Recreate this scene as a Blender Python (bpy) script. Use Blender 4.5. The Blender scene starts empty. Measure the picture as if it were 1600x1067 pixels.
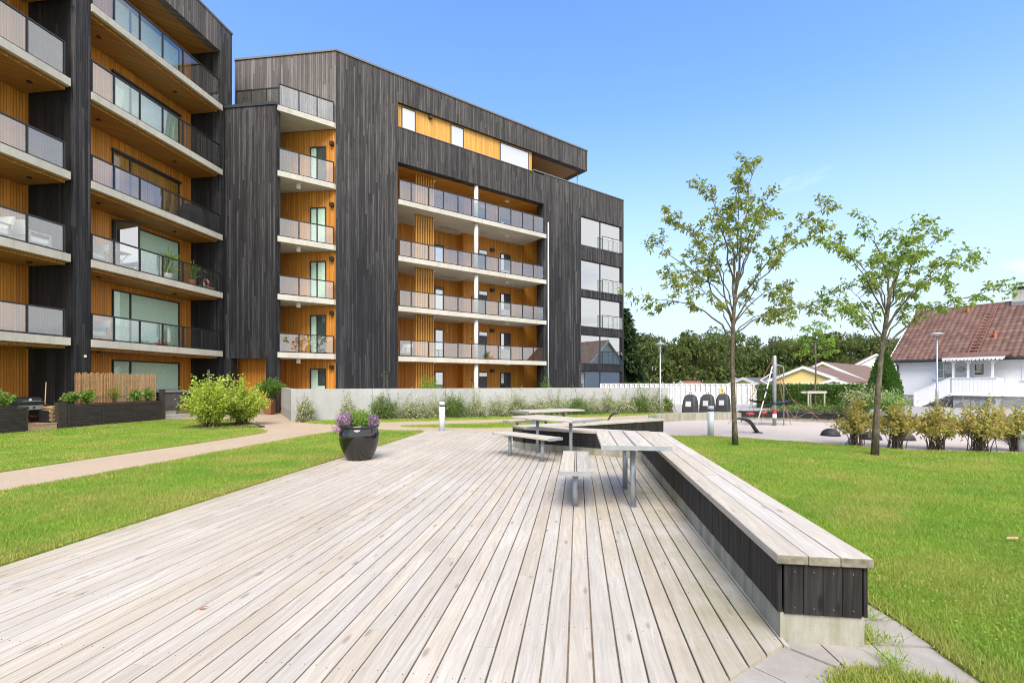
import bpy, math, random
import numpy as np
from mathutils import Matrix, Vector

random.seed(7)
sc = bpy.context.scene
col = sc.collection
R = math.radians

# ---------------------------------------------------------------- camera
cam = bpy.data.cameras.new('camera')
cam.lens = 17.0
cam.sensor_width = 36.0
cam.shift_y = 0.0403
cam.clip_start = 0.05
cam.clip_end = 2000
camo = bpy.data.objects.new('camera', cam)
camo.location = (0, 0, 1.5)
camo.rotation_euler = (R(90), 0, 0)
col.objects.link(camo)
sc.camera = camo
# ---------------------------------------------------------------- world and sun
SUN_AZ, SUN_EL = 180.0, 50.0          # compass bearing from +Y towards +X: high behind the camera
world = bpy.data.worlds.new('World')
sc.world = world
world.use_nodes = True
wn, wl = world.node_tree.nodes, world.node_tree.links
wn.clear()
sky = wn.new('ShaderNodeTexSky')
sky.sky_type = 'NISHITA'
sky.sun_disc = False
sky.sun_elevation = R(SUN_EL)
sky.sun_rotation = R(SUN_AZ)
sky.air_density = 1.0
sky.dust_density = 0.3
sky.ozone_density = 3.5
tc = wn.new('ShaderNodeTexCoord')
sep = wn.new('ShaderNodeSeparateXYZ'); wl.new(tc.outputs['Generated'], sep.inputs[0])
zc = wn.new('ShaderNodeMath'); zc.operation = 'MAXIMUM'; zc.inputs[1].default_value = 0.0; wl.new(sep.outputs[2], zc.inputs[0])
za = wn.new('ShaderNodeMath'); za.operation = 'ADD'; za.inputs[1].default_value = 0.16; wl.new(zc.outputs[0], za.inputs[0])
dx = wn.new('ShaderNodeMath'); dx.operation = 'DIVIDE'; wl.new(sep.outputs[0], dx.inputs[0]); wl.new(za.outputs[0], dx.inputs[1])
dy = wn.new('ShaderNodeMath'); dy.operation = 'DIVIDE'; wl.new(sep.outputs[1], dy.inputs[0]); wl.new(za.outputs[0], dy.inputs[1])
cmb = wn.new('ShaderNodeCombineXYZ'); wl.new(dx.outputs[0], cmb.inputs[0]); wl.new(dy.outputs[0], cmb.inputs[1]); cmb.inputs[2].default_value = 9.1
cn = wn.new('ShaderNodeTexNoise'); cn.inputs['Scale'].default_value = 0.9; cn.inputs['Detail'].default_value = 7; cn.inputs['Roughness'].default_value = 0.55
wl.new(cmb.outputs[0], cn.inputs['Vector'])
# broken cloud, a front standing to the south-east (the balcony panes mirror a white sky there)
fx = wn.new('ShaderNodeMath'); fx.operation = 'MULTIPLY'; fx.inputs[1].default_value = -0.65; wl.new(sep.outputs[0], fx.inputs[0])
fy = wn.new('ShaderNodeMath'); fy.operation = 'MULTIPLY_ADD'; fy.inputs[1].default_value = 0.75; wl.new(sep.outputs[1], fy.inputs[0]); wl.new(fx.outputs[0], fy.inputs[2])
cov = wn.new('ShaderNodeMapRange'); cov.inputs[1].default_value = -0.14; cov.inputs[2].default_value = 0.10; cov.inputs[3].default_value = 0.30; cov.inputs[4].default_value = -0.05
cov.interpolation_type = 'SMOOTHSTEP'; wl.new(fy.outputs[0], cov.inputs[0])
cad = wn.new('ShaderNodeMath'); cad.operation = 'ADD'; wl.new(cn.outputs['Fac'], cad.inputs[0]); wl.new(cov.outputs[0], cad.inputs[1])
cr = wn.new('ShaderNodeValToRGB'); cr.color_ramp.elements[0].position = 0.575; cr.color_ramp.elements[1].position = 0.78
wl.new(cad.outputs[0], cr.inputs[0])
# a pale haze band along the horizon, all the way round
hz = wn.new('ShaderNodeMapRange'); hz.inputs[1].default_value = 0.0; hz.inputs[2].default_value = 0.50; hz.inputs[3].default_value = 0.92; hz.inputs[4].default_value = 0.0
hz.interpolation_type = 'SMOOTHSTEP'
wl.new(zc.outputs[0], hz.inputs[0])
hsv = wn.new('ShaderNodeHueSaturation'); hsv.inputs['Saturation'].default_value = 1.12; hsv.inputs['Value'].default_value = 1.28; hsv.inputs['Hue'].default_value = 0.507; wl.new(sky.outputs[0], hsv.inputs['Color'])
mh = wn.new('ShaderNodeMix'); mh.data_type = 'RGBA'
wl.new(hz.outputs[0], mh.inputs['Factor']); wl.new(hsv.outputs[0], mh.inputs[6]); mh.inputs[7].default_value = (2.5, 2.8, 3.2, 1)
mx = wn.new('ShaderNodeMix'); mx.data_type = 'RGBA'
wl.new(cr.outputs[0], mx.inputs['Factor']); wl.new(mh.outputs[2], mx.inputs[6])
CLOUD = 5.4
mx.inputs[7].default_value = (CLOUD, CLOUD * 1.01, CLOUD * 1.04, 1)
bg = wn.new('ShaderNodeBackground'); bg.inputs[1].default_value = 0.15
wo = wn.new('ShaderNodeOutputWorld')
wl.new(mx.outputs[2], bg.inputs[0]); wl.new(bg.outputs[0], wo.inputs[0])

sun = bpy.data.lights.new('sun', 'SUN')
sun.energy = 2.7
sun.angle = R(36)
sun.color = (1.0, 0.925, 0.82)
suno = bpy.data.objects.new('sun', sun)
a, e = R(SUN_AZ), R(SUN_EL)
sdir = Vector((math.sin(a) * math.cos(e), math.cos(a) * math.cos(e), math.sin(e)))
suno.rotation_euler = (-sdir).to_track_quat('-Z', 'Y').to_euler()
suno.location = (0, 0, 40)
col.objects.link(suno)

vs = sc.view_settings
vs.view_transform = 'Standard'
vs.look = 'None'
vs.exposure = 1.0
vs.gamma = 1
vs.use_curve_mapping = False
sc.render.engine = 'CYCLES'
sc.cycles.use_denoising = True
sc.cycles.filter_width = 1.05
sc.cycles.max_bounces = 8
sc.cycles.transparent_max_bounces = 16

# ---------------------------------------------------------------- node helpers
class NT:
    def __init__(s, name):
        s.m = bpy.data.materials.new(name)
        s.m.use_nodes = True
        s.t = s.m.node_tree
        s.t.nodes.clear()
        s.out = s.t.nodes.new('ShaderNodeOutputMaterial')
    def n(s, typ, ins=None, **kw):
        nd = s.t.nodes.new('ShaderNode' + typ)
        for k, v in kw.items():
            setattr(nd, k, v)
        for k, v in (ins or {}).items():
            s.set(nd.inputs[k], v)
        return nd
    def set(s, sock, v):
        if isinstance(v, bpy.types.NodeSocket):
            s.t.links.new(v, sock)
        elif isinstance(v, (tuple, list)) and len(v) == 3 and sock.type == 'RGBA':
            sock.default_value = (*v, 1)
        else:
            sock.default_value = v
    def math(s, op, a, b=0.0, clamp=False):
        return s.n('Math', {0: a, 1: b}, operation=op, use_clamp=clamp).outputs[0]
    def mix(s, f, a, b, mode='MIX'):
        nd = s.n('Mix', data_type='RGBA', blend_type=mode)
        s.set(nd.inputs['Factor'], f); s.set(nd.inputs[6], a); s.set(nd.inputs[7], b)
        return nd.outputs[2]
    def noise(s, vec, scale, detail=3, rough=0.5, out='Fac'):
        return s.n('TexNoise', {'Vector': vec, 'Scale': scale, 'Detail': detail, 'Roughness': rough}).outputs[out]
    def mapr(s, v, a, b, c=0.0, d=1.0, smooth=False):
        return s.n('MapRange', {0: v, 1: a, 2: b, 3: c, 4: d}, interpolation_type='SMOOTHSTEP' if smooth else 'LINEAR').outputs[0]
    def vmul(s, v, t):
        return s.n('VectorMath', {0: v, 1: t}, operation='MULTIPLY').outputs[0]
    def vadd(s, v, t):
        return s.n('VectorMath', {0: v, 1: t}, operation='ADD').outputs[0]
    def xyz(s, v):
        return s.n('SeparateXYZ', {0: v}).outputs
    def comb(s, x, y, z):
        return s.n('CombineXYZ', {0: x, 1: y, 2: z}).outputs[0]
    def obj(s):
        return s.n('TexCoord').outputs['Object']
    def pos(s):
        return s.n('NewGeometry').outputs['Position']
    def rnd(s):
        return s.n('ObjectInfo').outputs['Random']
    def island(s):
        return s.n('NewGeometry').outputs['Random Per Island']
    def bump(s, h, strength=0.3, dist=0.01):
        return s.n('Bump', {'Height': h, 'Strength': strength, 'Distance': dist}).outputs[0]
    def bsdf(s, colr, rough=0.6, normal=None, spec=0.5, metal=0.0, **ex):
        ins = {'Base Color': colr, 'Roughness': rough, 'Specular IOR Level': spec, 'Metallic': metal}
        if normal is not None:
            ins['Normal'] = normal
        ins.update(ex)
        nd = s.n('BsdfPrincipled', ins)
        s.t.links.new(nd.outputs[0], s.out.inputs[0])
        return nd
    def done(s, shader=None):
        if shader is not None:
            s.t.links.new(shader, s.out.inputs[0])
        return s.m

def plain(name, c, rough=0.5, metal=0.0, spec=0.5, var=0.06, scale=6.0, bump=0.0):
    t = NT(name)
    p = t.pos()
    nz = t.noise(p, scale, 4, 0.6)
    cc = t.mix(t.mapr(nz, 0.3, 0.7), tuple(x * (1 - var) for x in c), tuple(min(1, x * (1 + var)) for x in c))
    nrm = t.bump(t.noise(p, scale * 12, 3), bump, 0.004) if bump else None
    t.bsdf(cc, t.mapr(nz, 0.2, 0.8, max(0.02, rough - 0.06), rough + 0.06), nrm, spec, metal)
    return t.m

def m_wood(name, dark, light, brown, grain=1.0, moss=False, rough=0.72):
    # weathered boards; local x runs along the board
    t = NT(name)
    r = t.rnd()
    o = t.vadd(t.obj(), t.comb(t.math('MULTIPLY', r, 57.0), t.math('MULTIPLY', r, 91.0), t.math('MULTIPLY', r, 33.0)))
    warp = t.noise(t.vmul(o, (1.4, 6, 6)), 1.0, 2)
    g = t.noise(t.vadd(t.vmul(o, (1.6, 42, 42)), t.comb(0.0, t.math('MULTIPLY', warp, 5.0), 0.0)), 1.0, 6, 0.65)
    fine = t.noise(t.vmul(o, (6, 260, 260)), 1.0, 2, 0.6)
    big = t.noise(t.vmul(o, (0.9, 3.5, 3.5)), 1.0, 3, 0.6)
    c = t.mix(t.mapr(g, 0.32, 0.68), dark, light)
    c = t.mix(t.mapr(big, 0.5, 0.8, 0, 0.6), c, brown)
    c = t.mix(t.mapr(fine, 0.35, 0.65, 0.0, 0.22 * grain), c, tuple(x * 0.55 for x in dark))
    # knots
    kv = t.n('TexVoronoi', {'Vector': t.vmul(o, (2.3, 7.5, 7.5)), 'Scale': 1.0, 'Randomness': 1.0})
    kn = t.mapr(kv.outputs['Distance'], 0.05, 0.17, 1.0, 0.0, True)
    c = t.mix(t.math('MULTIPLY', kn, 0.75), c, tuple(x * y for x, y in zip(dark, (0.55, 0.5, 0.45))))
    # the boards differ
    hsv = t.n('HueSaturation', {'Hue': 0.5, 'Saturation': t.mapr(r, 0, 1, 0.75, 1.3), 'Value': t.mapr(t.math('FRACT', t.math('MULTIPLY', r, 7.31)), 0, 1, 0.92, 1.05), 'Fac': 1.0, 'Color': c})
    c = hsv.outputs[0]
    if moss:
        p = t.xyz(t.pos())
        side = t.math('ADD', t.math('MULTIPLY', p[0], 0.9908), t.math('MULTIPLY', p[1], -0.135))
        mk = t.mapr(side, -0.3, 1.25, 0.0, 1.0, True)
        mn = t.mapr(t.noise(t.pos(), 1.0, 5, 0.65), 0.40, 0.66)
        mk = t.math('MULTIPLY', t.math('MAXIMUM', mk, t.mapr(side, -4.0, -4.8, 0.0, 0.6, True)), mn)
        c = t.mix(t.math('MULTIPLY', mk, 0.75), c, (0.225, 0.21, 0.10))
        st = t.mapr(t.noise(t.pos(), 0.45, 5, 0.6), 0.42, 0.70, 0.0, 0.42)
        c = t.mix(st, c, (0.29, 0.25, 0.20))
    h = t.math('ADD', t.math('MULTIPLY', g, 0.7), t.math('MULTIPLY', fine, 0.4))
    t.bsdf(c, rough, t.bump(h, 0.35 * grain, 0.004), 0.3)
    return t.m

def m_boards(name, cols, bw=0.12, bleach=None, z0=0.0, z1=19.0, rough=0.7, bumpd=0.012, grain=0.5, spec=0.35):
    # vertical board cladding: cols = (dark, mid, light) tones of single boards
    t = NT(name)
    o = t.obj()
    q = t.xyz(o)
    h = t.math('ADD', q[0], q[1])
    k = t.math('DIVIDE', h, bw)
    idx = t.math('FLOOR', k)
    fr = t.math('FRACT', k)
    # boards come in lengths
    wn1 = t.n('TexWhiteNoise', {'W': idx}, noise_dimensions='1D').outputs[0]
    ln = t.math('FLOOR', t.math('DIVIDE', t.math('ADD', q[2], t.math('MULTIPLY', wn1, 9.0)), 3.9))
    w = t.n('TexWhiteNoise', {'Vector': t.comb(idx, ln, 0.0)}, noise_dimensions='2D').outputs[0]
    w2 = t.math('POWER', w, 1.6)
    gr = t.noise(t.comb(t.math('MULTIPLY', h, 17.0), t.math('MULTIPLY', q[2], 0.55), t.math('MULTIPLY', w, 40.0)), 1.0, 6, 0.75)
    c = t.mix(t.mapr(w2, 0.0, 0.55), cols[0], cols[1])
    c = t.mix(t.mapr(w2, 0.55, 1.0), c, cols[2])
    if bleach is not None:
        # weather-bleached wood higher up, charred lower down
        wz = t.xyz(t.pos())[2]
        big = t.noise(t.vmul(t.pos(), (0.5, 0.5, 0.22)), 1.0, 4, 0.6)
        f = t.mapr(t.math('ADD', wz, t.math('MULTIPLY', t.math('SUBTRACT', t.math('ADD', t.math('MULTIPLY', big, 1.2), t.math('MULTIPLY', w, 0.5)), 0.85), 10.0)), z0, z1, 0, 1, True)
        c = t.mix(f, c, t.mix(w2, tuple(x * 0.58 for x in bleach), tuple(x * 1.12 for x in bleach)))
    kv = t.n('TexVoronoi', {'Vector': t.comb(t.math('MULTIPLY', h, 12.0), t.math('MULTIPLY', q[2], 3.0), w), 'Scale': 1.0})
    kn = t.mapr(kv.outputs['Distance'], 0.06, 0.16, 0.5, 0.0, True)
    c = t.mix(kn, c, tuple(x * 0.4 for x in cols[0]))
    sv = t.mapr(gr, 0.36, 0.66, 1.0 - grain, 1.0 + grain)
    c = t.mix(1.0, c, t.comb(sv, sv, sv), 'MULTIPLY')
    edge = t.math('MINIMUM', fr, t.math('SUBTRACT', 1.0, fr))
    gap = t.mapr(edge, 0.02, 0.085, 0.0, 1.0)
    c = t.mix(t.math('SUBTRACT', 1.0, gap), c, tuple(x * 0.22 for x in cols[0]))
    hh = t.math('ADD', t.math('MULTIPLY', gap, 1.0), t.math('ADD', t.math('MULTIPLY', gr, 0.12), t.math('MULTIPLY', w, 0.25)))
    t.bsdf(c, rough, t.bump(hh, 0.7, bumpd), spec)
    return t.m

def m_concrete(name, c, stain=0.5, scale=1.0, rough=0.85, fine=1.0, moss=0.0):
    t = NT(name)
    p = t.pos()
    n1 = t.noise(p, 0.8 * scale, 6, 0.65)
    n2 = t.noise(p, 9 * scale, 5, 0.6)
    st = t.noise(t.vmul(p, (5, 5, 0.5)), 1.0, 4, 0.6)
    k = t.mix(t.mapr(n1, 0.3, 0.7), tuple(x * 0.82 for x in c), tuple(min(1, x * 1.1) for x in c))
    k = t.mix(t.mapr(n2, 0.35, 0.7, 0, 0.25), k, tuple(x * 0.72 for x in c))
    k = t.mix(t.mapr(st, 0.52, 0.75, 0, stain), k, (c[0] * 0.55, c[1] * 0.55, c[2] * 0.46))
    if moss:
        k = t.mix(t.mapr(t.noise(t.vmul(p, (7, 7, 1.2)), 1.0, 5, 0.65), 0.42, 0.66, 0, moss), k, (0.135, 0.145, 0.05))
    sp = t.n('TexVoronoi', {'Vector': p, 'Scale': 260.0})
    k = t.mix(t.mapr(sp.outputs['Distance'], 0.0, 0.5, 0.16 * fine, 0.0), k, tuple(x * 0.4 for x in c))
    t.bsdf(k, rough, t.bump(t.math('ADD', n2, t.noise(p, 70 * scale, 3)), 0.25, 0.006), 0.3)
    return t.m

def m_gravel(name, c, scale=90.0, patch=0.35, rough=0.9):
    t = NT(name)
    p = t.pos()
    v = t.n('TexVoronoi', {'Vector': p, 'Scale': scale})
    n1 = t.noise(p, 0.5, 5, 0.6)
    k = t.mix(t.mapr(t.xyz(v.outputs['Color'])[0], 0, 1), tuple(x * 0.72 for x in c), tuple(min(1, x * 1.22) for x in c))
    k = t.mix(t.mapr(n1, 0.4, 0.75, 0, patch), k, (c[0] * 0.72, c[1] * 0.7, c[2] * 0.66))
    t.bsdf(k, rough, t.bump(v.outputs['Distance'], 0.4, 0.006), 0.25)
    return t.m

def lawn_colour(t, p):
    n1 = t.noise(p, 0.8, 5, 0.65)
    n2 = t.noise(t.vadd(p, (13.0, 5.0, 0.0)), 0.85, 6, 0.68)
    n3 = t.noise(p, 14.0, 3, 0.6)
    c = t.mix(t.mapr(n1, 0.38, 0.62), (0.270, 0.405, 0.056), (0.150, 0.325, 0.038))
    c = t.mix(t.mapr(n2, 0.45, 0.63, 0, 0.85), c, (0.45, 0.40, 0.125))
    c = t.mix(t.mapr(n3, 0.3, 0.7, 0, 0.22), c, (0.10, 0.20, 0.02))
    return c

def m_lawn(name, blade):
    t = NT(name)
    c = lawn_colour(t, t.pos())
    if blade:
        r = t.island()
        c = t.mix(t.math('MULTIPLY', t.n('Attribute', attribute_name='dry').outputs['Fac'], 0.8), c, (0.46, 0.36, 0.13))
        c = t.mix(t.mapr(r, 0.0, 1.0, 0.0, 0.45), c, (0.33, 0.44, 0.075))
        c = t.mix(t.mapr(t.math('FRACT', t.math('MULTIPLY', r, 17.3)), 0.86, 1.0, 0, 0.8), c, (0.38, 0.34, 0.12))
        d = t.n('BsdfDiffuse', {'Color': c})
        tr = t.n('BsdfTranslucent', {'Color': t.mix(0.4, c, (0.34, 0.46, 0.05))})
        gl = t.n('BsdfGlossy', {'Color': (0.9, 1.0, 0.8), 'Roughness': 0.45})
        m1 = t.n('MixShader', {0: 0.35, 1: d.outputs[0], 2: tr.outputs[0]})
        m2 = t.n('MixShader', {0: 0.015, 1: m1.outputs[0], 2: gl.outputs[0]})
        return t.done(m2.outputs[0])
    p = t.pos()
    t.bsdf(t.mix(0.2, c, (0.09, 0.10, 0.03)), 0.95, t.bump(t.noise(p, 45, 4), 0.8, 0.03), 0.1)
    return t.m

def m_leaf(name, a, b, c2=None, c2amt=0.1, trans=0.42, gloss=0.022):
    t = NT(name)
    r = t.island()
    c = t.mix(r, a, b)
    n = t.noise(t.pos(), 2.3, 3)
    c = t.mix(t.mapr(n, 0.35, 0.7, 0, 0.45), c, tuple(x * 0.62 for x in a))
    if c2 is not None:
        c = t.mix(t.mapr(t.math('FRACT', t.math('MULTIPLY', r, 31.7)), 1 - c2amt - 0.04, 1 - c2amt), c, c2)
    d = t.n('BsdfDiffuse', {'Color': c})
    tr = t.n('BsdfTranslucent', {'Color': t.mix(0.4, c, (c_ := tuple(min(1, x * 1.7) for x in b)))})
    gl = t.n('BsdfGlossy', {'Color': (1, 1, 1), 'Roughness': 0.5})
    m1 = t.n('MixShader', {0: trans, 1: d.outputs[0], 2: tr.outputs[0]})
    m2 = t.n('MixShader', {0: gloss, 1: m1.outputs[0], 2: gl.outputs[0]})
    return t.done(m2.outputs[0])

def schlick(t, f0):
    g = t.n('NewGeometry')
    dt = t.n('VectorMath', {0: g.outputs['Incoming'], 1: g.outputs['Normal']}, operation='DOT_PRODUCT').outputs['Value']
    k = t.math('SUBTRACT', 1.0, t.math('ABSOLUTE', dt), True)
    return t.math('ADD', t.math('MULTIPLY', t.math('POWER', k, 5.0), 1.0 - f0), f0, True)
def m_glass(name, tint, f0=0.08):
    # a thin sheet: clear through, mirror by the angle
    t = NT(name)
    tr = t.n('BsdfTransparent', {'Color': tint})
    gl = t.n('BsdfGlossy', {'Color': (1, 1, 1), 'Roughness': 0.0})
    mxs = t.n('MixShader', {0: schlick(t, f0), 1: tr.outputs[0], 2: gl.outputs[0]})
    return t.done(mxs.outputs[0])

def m_winpane(name, c=(0.02, 0.024, 0.026), f0=0.2):
    t = NT(name)
    p = t.pos()
    wob = t.bump(t.noise(p, 0.6, 2), 0.03, 0.02)
    d = t.n('BsdfDiffuse', {'Color': c})
    gl = t.n('BsdfGlossy', {'Color': (1, 1, 1), 'Roughness': 0.01, 'Normal': wob})
    mxs = t.n('MixShader', {0: schlick(t, f0), 1: d.outputs[0], 2: gl.outputs[0]})
    return t.done(mxs.outputs[0])

M = {}
M['deck'] = m_wood('weathered_deck_wood', (0.395, 0.355, 0.305), (0.555, 0.512, 0.455), (0.43, 0.37, 0.30), 1.3, True)
M['benchtop'] = m_wood('weathered_bench_wood', (0.385, 0.35, 0.303), (0.55, 0.51, 0.457), (0.43, 0.375, 0.312), 1.2)
M['step'] = m_wood('tan_step_wood', (0.36, 0.25, 0.17), (0.50, 0.37, 0.26), (0.42, 0.30, 0.2), 0.6)
M['darkwood'] = m_wood('charred_board_wood', (0.006, 0.0055, 0.006), (0.036, 0.032, 0.031), (0.07, 0.058, 0.05), 0.9)
M['endgrain'] = plain('damp_end_grain', (0.20, 0.18, 0.135), 0.85, var=0.45, scale=16)
M['plslat'] = m_wood('dark_stained_slat_wood', (0.02, 0.017, 0.017), (0.075, 0.063, 0.058), (0.06, 0.048, 0.042), 0.6)
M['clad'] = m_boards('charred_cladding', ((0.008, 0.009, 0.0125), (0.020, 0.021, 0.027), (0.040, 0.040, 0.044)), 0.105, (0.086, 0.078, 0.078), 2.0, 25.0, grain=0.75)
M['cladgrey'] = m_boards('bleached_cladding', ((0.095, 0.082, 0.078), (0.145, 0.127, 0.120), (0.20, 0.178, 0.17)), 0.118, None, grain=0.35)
M['cladblack'] = m_boards('black_cladding', ((0.010, 0.0105, 0.013), (0.018, 0.018, 0.021), (0.030, 0.029, 0.030)), 0.118, grain=0.4)
M['orange'] = m_boards('ochre_cladding', ((0.46, 0.178, 0.022), (0.54, 0.215, 0.028), (0.61, 0.258, 0.040)), 0.095, None, rough=0.5, bumpd=0.008, grain=0.18)
M['orangebright'] = m_boards('bright_ochre_cladding', ((0.58, 0.29, 0.055), (0.64, 0.33, 0.068), (0.70, 0.38, 0.09)), 0.095, None, rough=0.5, bumpd=0.006, grain=0.15)  # lighter copy of the ochre; on the slats it paints in stronger light
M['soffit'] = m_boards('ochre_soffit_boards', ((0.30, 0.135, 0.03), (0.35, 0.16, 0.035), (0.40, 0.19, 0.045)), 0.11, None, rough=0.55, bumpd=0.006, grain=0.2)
M['slab'] = m_concrete('balcony_concrete', (0.52, 0.50, 0.455), 0.45)
M['wallconc'] = m_concrete('garden_wall_concrete', (0.40, 0.405, 0.41), 0.3)
M['baseconc'] = m_concrete('mossy_base_concrete', (0.36, 0.345, 0.29), 0.9, 2.0, moss=0.55)
M['paver'] = m_concrete('paving_slab_concrete', (0.335, 0.31, 0.285), 0.25, 2.5, fine=3.0)
M['path'] = m_gravel('tan_path_gravel', (0.41, 0.325, 0.242), 110.0)
M['play'] = m_gravel('pink_safety_surface', (0.46, 0.405, 0.37), 160.0, 0.2)
M['asphalt'] = m_gravel('pale_asphalt', (0.33, 0.325, 0.32), 120.0, 0.25)
M['soil'] = m_gravel('dark_soil', (0.065, 0.042, 0.028), 45.0)
M['lawn'] = m_lawn('lawn_turf', False)
M['blade'] = m_lawn('grass_blades', True)
M['field'] = plain('rough_grass_ground', (0.09, 0.12, 0.04), 0.95, var=0.3, scale=0.6)
M['steel'] = plain('galvanised_steel', (0.36, 0.39, 0.41), 0.42, 0.55, var=0.1, scale=9)
M['bollard'] = plain('pale_grey_powder_coat', (0.50, 0.54, 0.57), 0.45, 0.1, var=0.04)
M['bollardwhite'] = plain('white_powder_coat', (0.66, 0.66, 0.72), 0.42, 0.0, var=0.04)
M['black'] = plain('black_metal', (0.014, 0.014, 0.015), 0.4, 0.0, var=0.15)
M['blackplastic'] = plain('black_rubber', (0.018, 0.018, 0.019), 0.6, 0.0, var=0.2, scale=12)
M['rail'] = plain('black_rail_metal', (0.012, 0.012, 0.014), 0.4)
M['frame'] = plain('dark_window_frame', (0.022, 0.024, 0.027), 0.45)
M['capmetal'] = plain('roof_edge_metal', (0.16, 0.155, 0.155), 0.5, 0.3)
M['capdark'] = plain('dark_edge_metal', (0.045, 0.05, 0.058), 0.45, 0.3)
M['pane'] = m_glass('railing_glass', (0.92, 0.94, 0.93), 0.13)
M['paneclear'] = m_glass('curtain_window_glass', (0.90, 0.96, 0.93), 0.05)
M['winpane'] = m_winpane('window_pane', (0.05, 0.055, 0.058), 0.42)
M['winbright'] = m_winpane('pale_backed_pane', (0.42, 0.43, 0.45), 0.3)  # pale grey base colour under the mirror layer
M['curtain'] = plain('pale_curtain', (0.74, 0.78, 0.72), 0.9, var=0.05)
M['white'] = plain('white_paint', (0.78, 0.78, 0.78), 0.5, var=0.03)
M['fencewhite'] = plain('weathered_white_paint', (0.56, 0.575, 0.60), 0.6, var=0.06)
M['lampwhite'] = plain('white_lamp_shade', (0.8, 0.78, 0.72), 0.4, var=0.02)
M['column'] = plain('white_column_paint', (0.62, 0.62, 0.62), 0.55, var=0.05)
M['darkdoor'] = plain('grey_door_paint', (0.06, 0.058, 0.06), 0.5)
M['glaze'] = plain('glossy_black_glaze', (0.008, 0.007, 0.007), 0.06, 0.0, 0.8, var=0.3, scale=3)
M['corten'] = plain('rusty_steel', (0.20, 0.072, 0.03), 0.8, var=0.3, scale=5, bump=0.2)
def m_bark():
    t = NT('lichened_bark')
    p = t.pos()
    n1 = t.noise(t.vmul(p, (30, 30, 9)), 1.0, 5, 0.7)
    n2 = t.noise(p, 7, 4, 0.6)
    c = t.mix(t.mapr(n1, 0.35, 0.65), (0.055, 0.043, 0.030), (0.15, 0.125, 0.09))
    c = t.mix(t.mapr(n2, 0.5, 0.68, 0, 0.7), c, (0.21, 0.20, 0.14))
    t.bsdf(c, 0.9, t.bump(n1, 0.8, 0.02), 0.2)
    return t.m
M['bark'] = m_bark()
M['twig'] = plain('brown_twig', (0.075, 0.055, 0.038), 0.85, var=0.3, scale=12)
M['leaf_tree'] = m_leaf('olive_tree_leaf', (0.165, 0.225, 0.038), (0.300, 0.360, 0.075), (0.34, 0.32, 0.09), 0.10)
M['leaf_tree2'] = m_leaf('green_tree_leaf', (0.150, 0.245, 0.034), (0.275, 0.370, 0.068), (0.34, 0.36, 0.09), 0.06)
M['leaf_lime'] = m_leaf('bright_lime_leaf', (0.27, 0.39, 0.03), (0.46, 0.56, 0.08), (0.55, 0.58, 0.16), 0.16)
M['leaf_young'] = m_leaf('young_green_leaf', (0.14, 0.27, 0.02), (0.27, 0.42, 0.05))
M['leaf_varieg'] = m_leaf('variegated_leaf', (0.24, 0.29, 0.12), (0.44, 0.48, 0.27), (0.58, 0.59, 0.42), 0.38, 0.3)
M['leaf_ivy'] = m_leaf('mid_green_leaf', (0.10, 0.19, 0.03), (0.20, 0.30, 0.06), (0.42, 0.45, 0.22), 0.12)
M['leaf_rose'] = m_leaf('autumn_shrub_leaf', (0.27, 0.29, 0.05), (0.50, 0.45, 0.11), (0.50, 0.30, 0.16), 0.22, 0.42)
M['leaf_laurel'] = m_leaf('glossy_laurel_leaf', (0.12, 0.25, 0.03), (0.28, 0.42, 0.07), None, 0.1, 0.35, 0.06)
M['leaf_fern'] = m_leaf('dark_fern_leaf', (0.08, 0.19, 0.02), (0.18, 0.33, 0.04))
M['leaf_hedge'] = m_leaf('hedge_leaf', (0.055, 0.12, 0.018), (0.12, 0.21, 0.035))
M['leaf_thuja'] = m_leaf('thuja_leaf', (0.045, 0.12, 0.016), (0.10, 0.21, 0.032))
M['leaf_spruce'] = m_leaf('spruce_needle', (0.018, 0.045, 0.014), (0.05, 0.085, 0.026), None, 0.1, 0.15)
M['leaf_wood'] = m_leaf('woodland_leaf', (0.080, 0.118, 0.036), (0.150, 0.190, 0.062), (0.19, 0.185, 0.07), 0.10, 0.35, 0.0)
M['leaf_bamboo'] = m_leaf('bamboo_leaf', (0.20, 0.26, 0.03), (0.38, 0.38, 0.08))
M['petal_purple'] = m_leaf('purple_petal', (0.28, 0.10, 0.36), (0.46, 0.24, 0.50), (0.60, 0.42, 0.42), 0.25)
M['petal_pink'] = m_leaf('pale_hydrangea_petal', (0.50, 0.42, 0.32), (0.60, 0.58, 0.42))
M['reed'] = plain('dry_reed', (0.46, 0.27, 0.13), 0.8, var=0.3, scale=14)
M['roofbrown'] = plain('brown_roof_felt', (0.14, 0.085, 0.065), 0.85, var=0.12, scale=3)
M['roofgrey'] = plain('grey_roof_felt', (0.085, 0.082, 0.085), 0.85, var=0.1)
M['yellow'] = plain('yellow_paint', (0.85, 0.64, 0.25), 0.7, var=0.04)
M['red'] = plain('red_plastic', (0.42, 0.04, 0.03), 0.5)
M['rope'] = plain('faded_red_rope', (0.30, 0.13, 0.11), 0.85, var=0.2, scale=20)
M['ropegrey'] = plain('grey_rope', (0.22, 0.18, 0.17), 0.85)
M['terracotta'] = plain('terracotta', (0.42, 0.13, 0.06), 0.8)
M['ladder'] = plain('faded_red_ladder_metal', (0.21, 0.085, 0.06), 0.7)
M['potwhite'] = plain('white_pot', (0.7, 0.7, 0.68), 0.5)
M['broomwood'] = plain('broom_handle_wood', (0.5, 0.33, 0.16), 0.6)
M['crimson'] = plain('crimson_bristle', (0.30, 0.02, 0.05), 0.8)
M['binbody'] = plain('charcoal_plastic', (0.030, 0.031, 0.034), 0.55, var=0.1)
M['binpanel'] = plain('light_grey_panel', (0.5, 0.5, 0.5), 0.5)
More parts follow.
